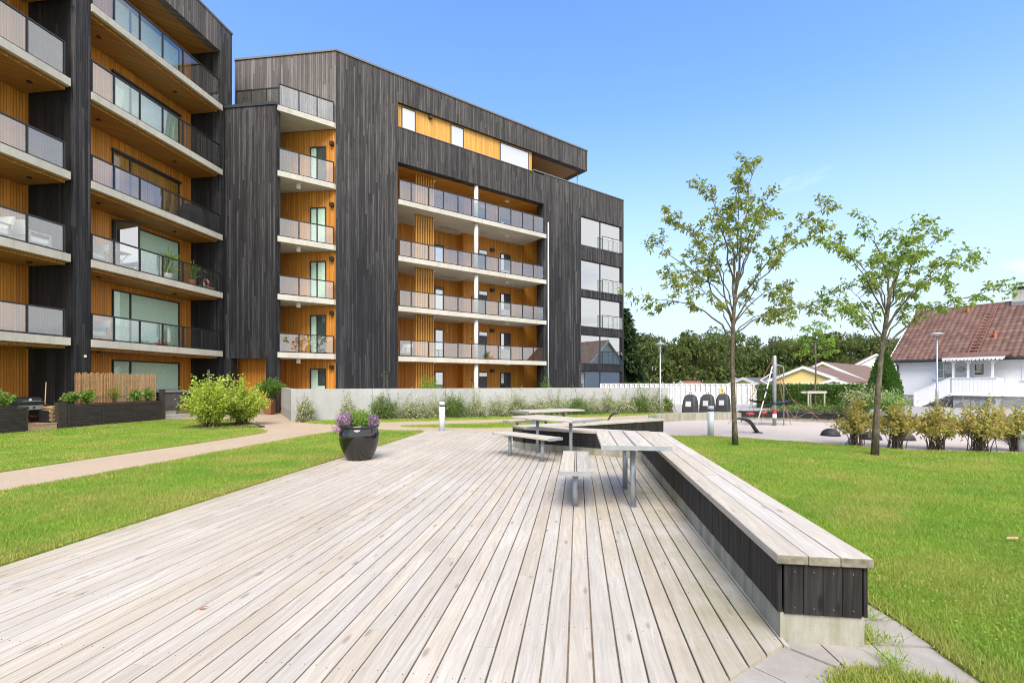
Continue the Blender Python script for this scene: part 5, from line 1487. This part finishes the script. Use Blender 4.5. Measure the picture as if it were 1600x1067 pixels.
rope([(-0.78, 0.25, 0.95), (-0.72, 0.25, 0.72), (-0.5, 0.2, 0.60)]); rope([(0.33, 0, 0.78), (0.6, 0.1, 0.32), (0.95, 0.2, 0.28), (1.2, 0.1, 0.45), (1.62, -0.1, 0.42)], 'ropegrey')
rope([(0.45, 0, 0.6), (0.8, 0, 0.2), (1.1, 0, 0.12), (1.4, 0, 0.3)], 'ropegrey'); rope([(0.85, 0.4, 0.95), (1.0, 0.2, 0.6), (0.7, 0.0, 0.15)], 'ropegrey')
rope([(-0.3, 0.1, 0.8), (-0.33, 0.1, 0.5)]); rope([(-0.35, 0.1, 0.42), (-0.42, 0.1, 0.1)]); rope([(0.16, 0.0, 2.0), (0.28, 0, 1.0), (0.45, -0.1, 0.3)]); rope([(-0.1, 0.2, 2.1), (-0.5, 0.3, 1.25), (-0.75, 0.35, 0.9)], 'ropegrey')
for x, z in ((-0.82, 0.42), (-0.36, 0.46)):
    part('seat', MB().lathe([(0.02, -0.05), (0.13, -0.03), (0.14, 0.0), (0.13, 0.03), (0.02, 0.04)], 14, x, 0.1), 'red', pf_, CF @ T(0, 0, z))
def rocker(label, loc, ang, s=1.0):
    root = thing('play_bench', label, 'play equipment', loc, ang, 'curved black play boards')
    Fm = WM[root.name] @ Matrix.Diagonal((s, s, s, 1))
    path = [(0.0, 0.0), (0.10, 0.14), (0.18, 0.27), (0.27, 0.36), (0.38, 0.41), (0.52, 0.43), (0.62, 0.43)]
    th = [0.05, 0.045, 0.045, 0.05, 0.045, 0.03, 0.015]
    rings = [[(-x, -0.09, z - t), (-x, 0.09, z - t), (-x, 0.09, z + t), (-x, -0.09, z + t)] for (x, z), t in zip(path, th)]
    part('board', MB().loft(rings), 'blackplastic', root, Fm)
    part('stop', MB().lathe([(0.02, 0.33), (0.02, 0.42)], 8, -0.5, 0), 'steel', root, Fm)
    part('foot', MB().box(-0.12, 0.10, -0.1, 0.1, -0.01, 0.03), 'black', root, Fm)
rocker('curved black play board standing on the pink playground surface', (7.5, 14.75, -0.03), 0)
rocker('small curved black play board seen beyond the far picnic table', (3.7, 18.9, -0.03), 180, 0.8)
for lab, x, y in (('black rubber half dome on the playground, left of the shrubs', 9.22, 14.0), ('black rubber half dome partly behind the leaning tree trunk', 9.72, 13.1), ('black rubber half dome behind the second yellowing shrub', 10.5, 12.95)):
    root = thing('play_dome', lab, 'play equipment', (x, y, -0.03), 0, 'rubber half domes')
    prof = [(0.25 * math.cos(t), 0.215 * math.sin(t)) for t in np.linspace(0, 1.5, 10)] + [(0.002, 0.216)]
    part('dome', MB().lathe(prof, 28), 'blackplastic', root, WM[root.name], True)
    part('rim', MB().lathe([(0.262, 0.0), (0.262, 0.012)], 28), 'blackplastic', root, WM[root.name])

# ================================================================ WASTE INLETS
for i, (x, y) in enumerate(((9.0, 24.4), (10.18, 25.2), (11.35, 26.0))):
    root = thing('waste_inlet', ['left', 'middle', 'right'][i] + ' of the three charcoal waste inlet bins in front of the white fence', 'bin', (x, y, -0.05), -38, 'waste inlet bins')
    Fm = WM[root.name]
    def ring(wx, y0, y1, z, c=0.06):
        return [(-wx + c, y0, z), (wx - c, y0, z), (wx, y0 + c, z), (wx, y1 - c, z), (wx - c, y1, z), (-wx + c, y1, z), (-wx, y1 - c, z), (-wx, y0 + c, z)]
    part('body', MB().loft([ring(0.33, -0.36, 0.30, 0.0), ring(0.33, -0.36, 0.30, 0.08), ring(0.32, -0.33, 0.29, 0.4), ring(0.30, -0.26, 0.27, 0.65), ring(0.26, -0.17, 0.23, 0.84), ring(0.19, -0.08, 0.16, 0.93), ring(0.12, -0.02, 0.1, 0.955, 0.04)]), 'binbody', root, Fm)
    part('hatch', MB().loft([[(-0.17, -0.325, 0.5), (0.17, -0.325, 0.5), (0.15, -0.245, 0.74), (-0.15, -0.245, 0.74)][k:] + [(-0.17, -0.325, 0.5), (0.17, -0.325, 0.5), (0.15, -0.245, 0.74), (-0.15, -0.245, 0.74)][:k] for k in (0,)] + [[(-0.17, -0.30, 0.5), (0.17, -0.30, 0.5), (0.15, -0.22, 0.74), (-0.15, -0.22, 0.74)]]), 'binbody', root, Fm)
    part('label_panel', MB().loft([[(-0.13, -0.352, 0.36), (0.13, -0.352, 0.36), (0.13, -0.322, 0.62), (-0.13, -0.322, 0.62)], [(-0.13, -0.33, 0.36), (0.13, -0.33, 0.36), (0.13, -0.295, 0.62), (-0.13, -0.295, 0.62)]]), 'binpanel', root, Fm)
    part('lifting_eye', MB().tube([(-0.06, 0.04, 0.95), (-0.06, 0.04, 1.04), (0.06, 0.04, 1.04), (0.06, 0.04, 0.95)], 0.016, 6), 'binbody', root, Fm)

# ================================================================ LAMP POSTS
lp = thing('lamp_post', 'grey lamp post with lantern head at the end of the concrete wall', 'street lamp', (7.45, 24.3, -0.02))
Fm = WM[lp.name]
part('pole', MB().lathe([(0.06, 0.0), (0.06, 0.9), (0.042, 0.95), (0.035, 3.1)], 14), 'steel', lp, Fm, True)
part('collar', MB().lathe([(0.06, 3.1), (0.07, 3.16)], 14), 'steel', lp, Fm)
part('lantern', MB().lathe([(0.07, 3.16), (0.15, 3.44)], 8), 'paneclear', lp, Fm)
part('lamp_bulb', MB().lathe([(0.03, 3.165), (0.045, 3.3), (0.02, 3.38)], 10), 'lampwhite', lp, Fm, True)
part('shade', MB().lathe([(0.27, 3.442), (0.25, 3.47), (0.09, 3.56), (0.03, 3.60), (0.02, 3.68)], 16), 'steel', lp, Fm, True)
lp = thing('lamp_post', 'slim grey lamp post with flat disc head in front of the white house', 'street lamp', (22.85, 26.0, -0.05))
Fm = WM[lp.name]
part('pole', MB().lathe([(0.065, 0.0), (0.065, 1.2), (0.04, 1.25), (0.036, 4.05)], 14), 'steel', lp, Fm, True)
part('head', MB().lathe([(0.045, 4.05), (0.08, 4.12), (0.31, 4.16), (0.31, 4.18), (0.12, 4.23)], 18), 'bollard', lp, Fm, True)

# ================================================================ WHITE FENCE, HEDGE, CONIFERS
fn = thing('white_fence', 'white vertical board fence behind the waste bins', 'fence', (8.0, 35.6, 0))
fa, fb = np.array((6.5, 35.7)), np.array((25.5, 33.9))
Lf = np.linalg.norm(fb - fa); df = (fb - fa) / Lf
angf = math.degrees(math.atan2(df[1], df[0]))
FF = fr(fa, angf)
bdm = [MB().box(0, 0.150, -0.012 - 0.002 * k, 0.012, 0.0, 1.56 + 0.004 * k).mesh('fence_board', M['fencewhite']) for k in range(3)]
for i in range(int(Lf / 0.18)):
    ob('fence_board', bdm[i % 3], fn, FF @ T(i * 0.18, 0.035 if i % 2 else -0.035, -0.16))
part('top_rail', MB().box(0, Lf, -0.05, 0.05, 1.41, 1.45), 'white', fn, FF)
for i in range(9):
    part('post', MB().box(i * 2.35, i * 2.35 + 0.09, 0.03, 0.12, -0.2, 1.4), 'white', fn, FF)
sg = thing('fence_sign', 'small yellow sign fixed to the white fence', 'sign', tuple(FF @ Vector((8.65, -0.05, 0.65))), angf)
part('plate', MB().box(-0.17, 0.17, -0.012, 0.0, 0.05, 0.5), 'signyellow', sg, WM[sg.name])
part('symbol', MB().tube([(0.02, -0.013, 0.3), (0.02, -0.018, 0.3)], 0.07, 12), 'terracotta', sg, WM[sg.name])
# a white A-shaped cover with plants in front of the fence
ws = thing('white_shelter', 'white gabled shelter panel with plants in front of the fence', 'shelter', (8.95, 33.4, -0.05), 0)
part('panel', MB().prism([(-1.1, 0.0), (1.1, 0.0), (0.0, 1.0)], -0.04, 0.04), 'wboard', ws, WM[ws.name] @ T(0.3, 0, 0.35) @ Matrix.Rotation(R(90), 4, 'X'))
part('base', MB().box(-0.75, 1.35, -0.1, 0.1, 0.0, 0.36), 'white', ws, WM[ws.name])
shrub('shelter_bush', 'low green bush at the foot of the white shelter panel', 'shrub', (8.1, 33.0, -0.05), 0.75, 0.9, 0.4, 40, 30, 0.14, 0.07, 'leaf_ivy', None, lo=0.1)

def hedge_mesh(L, W, H, n, size):
    P = np.stack([rng.uniform(0, L, n), rng.uniform(-W / 2, W / 2, n), rng.uniform(0.0, H, n)], 1)
    f = rng.integers(0, 4, n)
    P[f == 0, 1] = -W / 2 + rng.normal(size=(f == 0).sum()) * 0.06
    P[f == 1, 1] = -W / 2 + rng.normal(size=(f == 1).sum()) * 0.06
    P[f == 2, 2] = H + rng.normal(size=(f == 2).sum()) * 0.05
    P[:, 1] += 0.07 * np.sin(P[:, 0] * 5.2) * (P[:, 1] < 0)
    return leaves(P, rng.normal(size=(n, 3)) * 0.6 + np.array([0, -0.3, 0.9]), size * rng.uniform(0.6, 1.3, n), size * 0.45, 0.0)
hd = thing('hedge', 'clipped dark green conifer hedge behind the playground', 'hedge', (15.3, 30.2, -0.1), -6)
V, F = hedge_mesh(7.0, 0.8, 1.35, 16000, 0.16)
ob('foliage', np_mesh('foliage', V, F, M['leaf_hedge']), hd, WM[hd.name])
part('stems', MB().box(0.1, 6.9, -0.25, 0.25, 0.0, 1.15), 'twig', hd, WM[hd.name])
shrub('ground_cover', 'low green and cream ground cover bed under the staked tree', 'shrub', (15.6, 24.9, -0.05), 0.38, 2.6, 0.5, 140, 22, 0.09, 0.05, 'leaf_ivy', None, lo=0.05, base=0.6, jit=0.3)
shrub('hydrangea_bush', 'pale flowering hydrangea bush right of the staked tree', 'shrub', (17.4, 24.0, -0.05), 1.35, 1.1, 0.8, 70, 34, 0.13, 0.075, 'leaf_ivy', 'hydrangea bushes', lo=0.15, flowers=('petal_pink', 380, 0.07))
shrub('hydrangea_bush', 'smaller hydrangea bush by the foot of the conical conifer', 'shrub', (18.9, 24.2, -0.05), 1.1, 1.0, 0.7, 60, 30, 0.13, 0.075, 'leaf_laurel', 'hydrangea bushes', lo=0.15, flowers=('petal_pink', 240, 0.06))
def conifer(name, label, loc, h, r, n, size, leafm, layered):
    root = thing(name, label, 'tree', loc)
    Fm = WM[root.name]
    part('trunk', MB().tube([(0, 0, 0), (0, 0, h * 0.5), (0, 0, h * 0.96)], [r * 0.1, r * 0.06, 0.01], 8), 'bark', root, Fm)
    if not layered:
        z = rng.uniform(0, 1, n) ** 1.1
        th = rng.uniform(0, 2 * np.pi, n)
        rr = r * np.minimum(1, (1 - z) * 1.35 + 0.03) ** 0.75 * np.minimum(1, 0.7 + z * 2) * (1 + 0.10 * np.sin(th * 5 + z * 9)) * rng.uniform(0.72, 1.03, n)
        P = np.stack([np.cos(th) * rr, np.sin(th) * rr, z * h], 1)
        D = np.stack([np.cos(th) * 0.5, np.sin(th) * 0.5, np.full(n, 1.0)], 1) + rng.normal(size=(n, 3)) * 0.35
        V, F = leaves(P, D, size * rng.uniform(0.7, 1.3, n), size * 0.5, 0.0)
    else:
        bm = MB(); Ps, Ds = [], []
        z = 0.08 * h
        while z < h * 0.97:
            R_ = r * (1 - z / h) ** 0.85
            for b_ in range(9):
                th = rng.uniform(0, 2 * np.pi); l = R_ * rng.uniform(0.75, 1.1)
                e_ = np.array([math.cos(th) * l, math.sin(th) * l, z - 0.22 * l + 0.1 * rng.normal()])
                pts = bez(np.array([0, 0, z]), np.array([e_[0] * 0.5, e_[1] * 0.5, z + 0.05 * l]), e_, 6)
                bm.tube(pts, [0.03, 0.025, 0.02, 0.015, 0.01, 0.006], 4, False)
                k = int(10 + 34 * l)
                t = rng.uniform(0.15, 1, k); i_ = np.minimum((t * 5).astype(int), 4); f_ = (t * 5 - i_)[:, None]
                q = pts[i_] * (1 - f_) + pts[i_ + 1] * f_
                Ps.append(q + rng.normal(size=(k, 3)) * np.array([0.14, 0.14, 0.05])); Ds.append(np.array([math.cos(th), math.sin(th), -0.5]) + rng.normal(size=(k, 3)) * 0.55)
            z += h * 0.028
        part('branches', bm, 'twig', root, Fm)
        P = np.concatenate(Ps); D = np.concatenate(Ds)
        V, F = leaves(P, D, size * rng.uniform(0.7, 1.3, len(P)), size * 0.38, 0.1)
    ob('crown', np_mesh('crown', V, F, M[leafm]), root, Fm)
conifer('thuja', 'dense conical green conifer at the corner of the white house', (24.0, 31.2, -0.1), 3.45, 0.92, 9000, 0.20, 'leaf_thuja', False)
conifer('spruce_tree', 'dark spruce tree just right of the central building', (13.5, 58.0, -0.2), 11.0, 3.1, 0, 0.5, 'leaf_spruce', True)

# ================================================================ WHITE HOUSE
HA = math.degrees(math.atan2(-0.852, 0.524))
HF = fr((27.1, 34.0), HA)
wh = thing('white_house', 'white weatherboard house with red brown tiled roof and front porch at right', 'house', (27.1, 34.0, 0), HA)
EZ, RZ_, HW, HL = 3.30, 6.75, 8.4, 12.0
bbox('foundation', 'stone', wh, HF, 0.03, HL - 0.03, 0.03, HW - 0.03, -0.5, 0.66)
bbox('wall', 'wboard', wh, HF, 0.0, HL, 0.0, HW, 0.66, EZ + 0.08)
gbm = MB().quadset([(0, 0, EZ), (0, HW, EZ), (0, HW / 2, RZ_ - 0.15), (HL, 0, EZ), (HL, HW, EZ), (HL, HW / 2, RZ_ - 0.15)], [(0, 2, 1), (3, 4, 5), (0, 1, 4, 3), (0, 3, 5, 2), (1, 2, 5, 4)])
part('gable', gbm, 'wboard', wh, HF)
# tiled roof: waves across, steps down the slope
sl_len = math.hypot(HW / 2 + 0.4, (RZ_ - EZ) * (HW / 2 + 0.4) / (HW / 2))
pit = math.atan2(RZ_ - EZ, HW / 2)
nx, ny = int((HL + 0.7) / 0.06), int(sl_len / 0.06)
xx = np.linspace(-0.35, HL + 0.35, nx); ss = np.linspace(0, sl_len, ny)
X, S = np.meshgrid(xx, ss)
wave = 0.065 * np.abs(np.sin(np.pi * X / 0.30)) ** 0.8
step = 0.075 * (1 - np.mod(S, 0.36) / 0.36)
Hh = wave + step + 0.03
Vr = np.stack([X, S, Hh], -1).reshape(-1, 3)
Fr = np.array([(j * nx + i, j * nx + i + 1, (j + 1) * nx + i + 1, (j + 1) * nx + i) for j in range(ny - 1) for i in range(nx - 1)])
RFM = HF @ T(0, -0.4, EZ - 0.4 * math.tan(pit)) @ Matrix.Rotation(pit, 4, 'X')
roof = ob('roof', np_mesh('roof', Vr, Fr, M['tile']), wh, RFM)
part('roof_back', MB().box(-0.35, HL + 0.35, -sl_len, 0.0, -0.06, 0.05), 'tile', wh, HF @ T(0, HW / 2, RZ_ - 0.01) @ Matrix.Rotation(-pit, 4, 'X') @ Matrix.Rotation(math.pi, 4, 'Z') @ T(-HL, 0, 0))
part('roof_deck', MB().box(-0.33, HL + 0.33, 0.0, sl_len - 0.02, -0.1, 0.02), 'white', wh, RFM)
part('verge_board', MB().box(-0.38, -0.34, -0.03, sl_len, -0.12, 0.12), 'white', wh, RFM)
part('ridge_tiles', MB().tube([(-0.36, HW / 2, RZ_ + 0.06), (HL + 0.36, HW / 2, RZ_ + 0.06)], 0.12, 8), 'tile', wh, HF)
part('gutter', MB().tube([(-0.35, -0.47, EZ - 0.36), (HL + 0.35, -0.47, EZ - 0.36)], 0.065, 8), 'black', wh, HF)
part('downspout', MB().tube([(0.05, -0.44, EZ - 0.4), (0.05, -0.07, EZ - 0.6), (0.05, -0.07, 0.8)], 0.045, 8), 'black', wh, HF)
part('downspout_foot', MB().tube([(0.05, -0.07, 0.95), (0.05, -0.07, -0.2)], 0.06, 8), 'greymetal', wh, HF)
ch = part('chimney', MB().box(4.9, 5.75, HW / 2 - 0.35, HW / 2 + 0.35, RZ_ - 0.4, RZ_ + 0.85), 'slab', wh, HF)
part('chimney_cap', MB().box(4.86, 5.79, HW / 2 - 0.39, HW / 2 + 0.39, RZ_ + 0.852, RZ_ + 0.93).box(5.1, 5.5, HW / 2 - 0.2, HW / 2 + 0.2, RZ_ + 0.93, RZ_ + 1.05), 'black', ch, HF)
part('chimney_flashing', MB().box(4.86, 5.8, HW / 2 - 0.40, HW / 2 + 0.40, RZ_ - 0.35, RZ_ + 0.06), 'greymetal', ch, HF)
for x, s_ in ((2.75, 0.88), (4.72, 0.33), (6.3, 0.7)):
    part('vent_pipe', MB().tube([(x, sl_len * s_, 0.0), (x, sl_len * s_ + 0.35, 0.38)], 0.085, 10).tube([(x, sl_len * s_ + 0.33, 0.36), (x, sl_len * s_ + 0.39, 0.42)], 0.105, 10), 'terracotta', wh, RFM)
ld = part('roof_ladder', MB().box(3.75, 3.80, 0.25, sl_len - 0.1, 0.14, 0.18).box(4.20, 4.25, 0.25, sl_len - 0.1, 0.14, 0.18), 'ladder', wh, RFM)
for i in range(14):
    ubox('rung', 'ladder', ld, RFM, 3.801, 4.199, 0.35 + i * 0.34, 0.40 + i * 0.34, 0.14, 0.17)
def hwin(x0, x1, z0, z1):
    w = part('window', MB().box(x0 - 0.08, x1 + 0.08, -0.04, -0.002, z0 - 0.08, z0).box(x0 - 0.08, x1 + 0.08, -0.04, -0.002, z1, z1 + 0.08).box(x0 - 0.08, x0, -0.04, -0.002, z0 + 0.001, z1 - 0.001).box(x1, x1 + 0.08, -0.04, -0.002, z0 + 0.001, z1 - 0.001).box((x0 + x1) / 2 - 0.02, (x0 + x1) / 2 + 0.02, -0.035, -0.003, z0 + 0.001, z1 - 0.001).box(x0 + 0.001, (x0 + x1) / 2 - 0.021, -0.03, -0.004, (z0 + z1) / 2 - 0.015, (z0 + z1) / 2 + 0.015).box((x0 + x1) / 2 + 0.021, x1 - 0.001, -0.03, -0.004, (z0 + z1) / 2 - 0.015, (z0 + z1) / 2 + 0.015), 'white', wh, HF)
    ubox('pane', 'winbright', w, HF, x0, x1, -0.012, -0.006, z0, z1)
    ubox('sill', 'white', w, HF, x0 - 0.14, x1 + 0.14, -0.09, -0.041, z0 - 0.12, z0 - 0.081)
hwin(2.12, 2.95, 1.85, 2.85)
hwin(6.25, 7.4, 1.75, 2.9)
hwin(8.9, 10.0, 1.75, 2.9)
dr = part('door', MB().box(3.95, 4.75, -0.05, -0.002, 0.88, 2.88), 'white', wh, HF)
ubox('door_glass', 'winpane', dr, HF, 4.08, 4.5, -0.062, -0.052, 2.02, 2.66)
ubox('door_handle', 'black', dr, HF, 3.99, 4.02, -0.10, -0.052, 1.72, 1.90)
wrh = part('wreath', MB().tube([(3.42 + 0.22 * math.cos(t), -0.06, 2.35 + 0.12 * math.sin(t)) for t in np.linspace(0, 2 * math.pi, 13)], 0.05, 6), 'binpanel', wh, HF)
pd = part('porch', MB().box(3.3, 5.4, -1.5, -0.002, 0.70, 0.85), 'white', wh, HF)
part('porch_base', MB().box(3.4, 5.3, -1.35, -0.03, -0.4, 0.698), 'stone', wh, HF)
pbm = MB().box(0, 0.165, -0.012, 0.012, 0, 0.94).mesh('porch_board', M['white'])
for i in range(12):
    ob('porch_board', pbm, pd, HF @ T(3.36 + i * 0.172, -1.47, 0.84))
for i in range(8):
    ob('porch_board', pbm, pd, HF @ T(5.40, -1.46 + i * 0.172, 0.84) @ RZ(90))
ubox('porch_rail', 'white', pd, HF, 3.3, 5.46, -1.53, -1.42, 1.785, 1.83)
for x in (3.42, 4.12, 5.22):
    part('porch_column', MB().box(x - 0.05, x + 0.05, -1.44, -1.34, 0.86, 2.96), 'white', pd, HF)
    part('bracket', MB().tube([(x - 0.36, -1.39, 2.94), (x - 0.12, -1.39, 2.84), (x, -1.39, 2.55)], 0.035, 6).tube([(x + 0.36, -1.39, 2.94), (x + 0.12, -1.39, 2.84), (x, -1.39, 2.55)], 0.035, 6), 'white', pd, HF)
# canopy
cvs = [(3.0, -1.75, 2.96), (5.8, -1.75, 2.96), (5.8, -0.002, 3.32), (3.0, -0.002, 3.32)]
part('canopy', MB().loft([cvs, [(x, y, z + 0.1) for x, y, z in cvs]]), 'tile', wh, HF)
part('canopy_fascia', MB().box(2.98, 5.82, -1.79, -1.752, 2.93, 3.05), 'white', wh, HF)
for i in range(16):
    ubox('canopy_tooth', 'white', wh, HF, 3.0 + i * 0.176, 3.12 + i * 0.176, -1.785, -1.76, 2.86, 2.929)
# stairs to the left
for i in range(5):
    ubox('stair_tread', 'white', pd, HF, 3.28 - (i + 1) * 0.34, 3.28 - i * 0.34, -1.45, -0.4, 0.64 - i * 0.16, 0.69 - i * 0.16)
sb_ = [(3.3, 0.78), (3.3, 1.80), (1.5, 0.82), (1.5, -0.12), (1.75, -0.12)]
part('stair_side', MB().prism(sb_, 0, 0.03), 'white', pd, HF @ T(0, -1.47, 0) @ Matrix.Rotation(R(90), 4, 'X'))
part('stair_rail', MB().tube([(3.32, -1.48, 1.82), (1.47, -1.48, 0.84)], 0.04, 6), 'white', pd, HF)
part('newel', MB().box(1.44, 1.54, -1.53, -1.43, -0.2, 0.92), 'white', pd, HF)

# ================================================================ FAR HOUSES
def gable_house(label, apex, rd_, hw, length, drop, base, wallm='yellow', roofm='roofbrown', ov=0.22):
    # apex = front ridge end (x, y, z); rd_ = ridge direction away from us
    rdv = np.array(rd_) / np.linalg.norm(rd_)
    ang = math.degrees(math.atan2(rdv[1], rdv[0]))
    root = thing('far_house', label, 'house', (apex[0], apex[1], base), ang)
    Fm = fr((apex[0], apex[1]), ang)
    z1 = apex[2]; ze = z1 - drop
    k = drop / hw
    poly = [(-hw + ov, base), (hw - ov, base), (hw - ov, z1 - k * (hw - ov) - 0.12), (0, z1 - 0.12), (-hw + ov, z1 - k * (hw - ov) - 0.12)]
    vs = [(ov, y, z) for y, z in poly] + [(length - ov, y, z) for y, z in poly]
    n = 5
    fs = [tuple(range(n)), tuple(range(2 * n - 1, n - 1, -1))] + [(i, n + i, n + (i + 1) % n, (i + 1) % n) for i in range(n)]
    part('walls', MB().quadset(vs, fs), wallm, root, Fm)
    for s_ in (-1, 1):
        a0 = [(0, 0, z1), (0, s_ * hw, ze), (length, s_ * hw, ze), (length, 0, z1)]
        b0 = [(x, y, z - 0.1) for x, y, z in a0]
        if s_ > 0: a0, b0 = a0[::-1], b0[::-1]
        part('roof', MB().loft([b0, a0]), roofm, root, Fm)
        v = [(-0.06, 0, z1 + 0.03), (-0.06, s_ * hw, ze + 0.03), (-0.06, s_ * hw, ze - 0.3), (-0.06, 0, z1 - 0.3)]
        w_ = [(0.0, y, z) for x, y, z in v]
        part('bargeboard', MB().loft([v, w_] if s_ > 0 else [w_, v]), 'white', root, Fm)
    wm = part('window', MB().box(ov - 0.06, ov - 0.002, -1.1, 0.3, z1 - drop - 1.2, z1 - drop - 0.1), 'white', root, Fm)
    part('pane', MB().box(ov - 0.08, ov - 0.061, -1.0, 0.2, z1 - drop - 1.1, z1 - drop - 0.2), 'winpane', wm, Fm)
    return root
gable_house('yellow gabled house nearest the hedge with brown roof and white bargeboards', (33.1, 55, 3.39), (0.75, 0.66), 4.3, 14, 1.78, -1.2)
gable_house('larger yellow gabled house behind the nearest one, long brown roof', (39.8, 62, 4.2), (0.75, 0.66), 5.0, 24, 2.6, -1.2)
gable_house('house with red brown roof peeking over the conical conifer', (56.5, 75, 6.0), (0.5, 0.86), 6.0, 14, 3.6, -1.2, 'white')
gable_house('small yellow house with low gable above the white fence', (27.7, 58, 2.15), (0.9, 0.4), 2.9, 6, 1.0, -1.2, 'yellow', 'roofgrey')
gable_house('long low building with grey roof behind the white fence', (30.5, 66, 2.15), (0.97, -0.1), 3.6, 10, 1.0, -1.2, 'white', 'roofgrey')
gable_house('low yellow porch gable in front of the nearest yellow house', (33.6, 50.5, 1.95), (0.75, 0.66), 2.0, 4, 0.75, -1.2)
gable_house('far low house whose red roof ridge shows above the white fence', (21.6, 62, 1.72), (0.99, 0.1), 2.4, 2.6, 1.0, -1.0, 'white', 'ladder')

# ================================================================ WOODLAND
def wood():
    Vs, Ms = [], []
    tr = MB()
    for row, (yb, n, h0) in enumerate(((88, 44, 10.4), (97, 44, 11.8), (108, 46, 13.0))):
        for i in range(n):
            x = -12 + (i + rng.uniform(0.1, 0.9)) * (150 / n); y = yb + rng.uniform(-3, 3)
            h = h0 * rng.uniform(0.92, 1.06); r = rng.uniform(2.3, 3.3)
            tr.tube([(x, y, -0.6), (x + rng.uniform(-0.3, 0.3), y, h * 0.5), (x, y, h * 0.9)], [0.2, 0.14, 0.04], 5, False)
            for b_ in range(9):
                c = np.array([x + rng.normal() * r * 0.55, y + rng.normal() * r * 0.4, h * rng.uniform(0.28, 0.9)])
                rr = r * rng.uniform(0.32, 0.6)
                k = 150
                d = unitv(rng.normal(size=(k, 3)))
                P = c + d * rr * rng.uniform(0.55, 1.05, (k, 1)) * np.array([1, 1, 0.85])
                Vs.append(leaves(P, d + rng.normal(size=(k, 3)) * 0.8 + np.array([0, 0, -0.3]), rng.uniform(0.35, 0.75, k), rng.uniform(0.25, 0.45, k), 0.3))
            k = 170
            P = np.stack([x + rng.normal(size=k) * r * 0.8, y + rng.normal(size=k) * 0.8 - 2, rng.uniform(-0.5, 4.2, k)], 1)
            Vs.append(leaves(P, rng.normal(size=(k, 3)) + np.array([0, 0, 0.4]), rng.uniform(0.5, 1.0, k), 0.5, 0.2))
    V, F = joinVF(Vs)
    w = tag(ob('woodland', np_mesh('woodland', V, F, M['leaf_wood'])), 'band of dense olive green woodland along the horizon', 'woodland', kind='stuff')
    o = part('trunks', tr, 'twig', w, I4); o['kind'] = 'stuff'
wood()

# ================================================================ FALLEN LEAVES
for i, (x, y, lab) in enumerate(((4.71, 4.55, 'dry brown leaf lying on the right lawn'), (-2.05, 3.2, 'tiny orange leaf lying on the deck boards at left'))):
    root = thing('fallen_leaf', lab, 'leaf', (x, y, 0.03 if i == 0 else 0.003))
    s_ = 0.055 if i == 0 else 0.022
    q = [(-s_, 0, 0), (-s_ * 0.4, -s_ * 0.6, 0.01), (s_ * 0.5, -s_ * 0.5, 0.012), (s_, 0, 0.02), (s_ * 0.4, s_ * 0.6, 0.012), (-s_ * 0.5, s_ * 0.5, 0.01)]
    part('blade', MB().loft([[(x_, y_, z_) for x_, y_, z_ in q], [(x_, y_, z_ + 0.0015) for x_, y_, z_ in q]]), 'reed' if i == 0 else 'terracotta', root, WM[root.name])
    part('stalk', MB().tube([(s_ * 0.9, 0, 0.02), (s_ * 1.6, 0.01, 0.012)], 0.0015, 4), 'twig', root, WM[root.name])
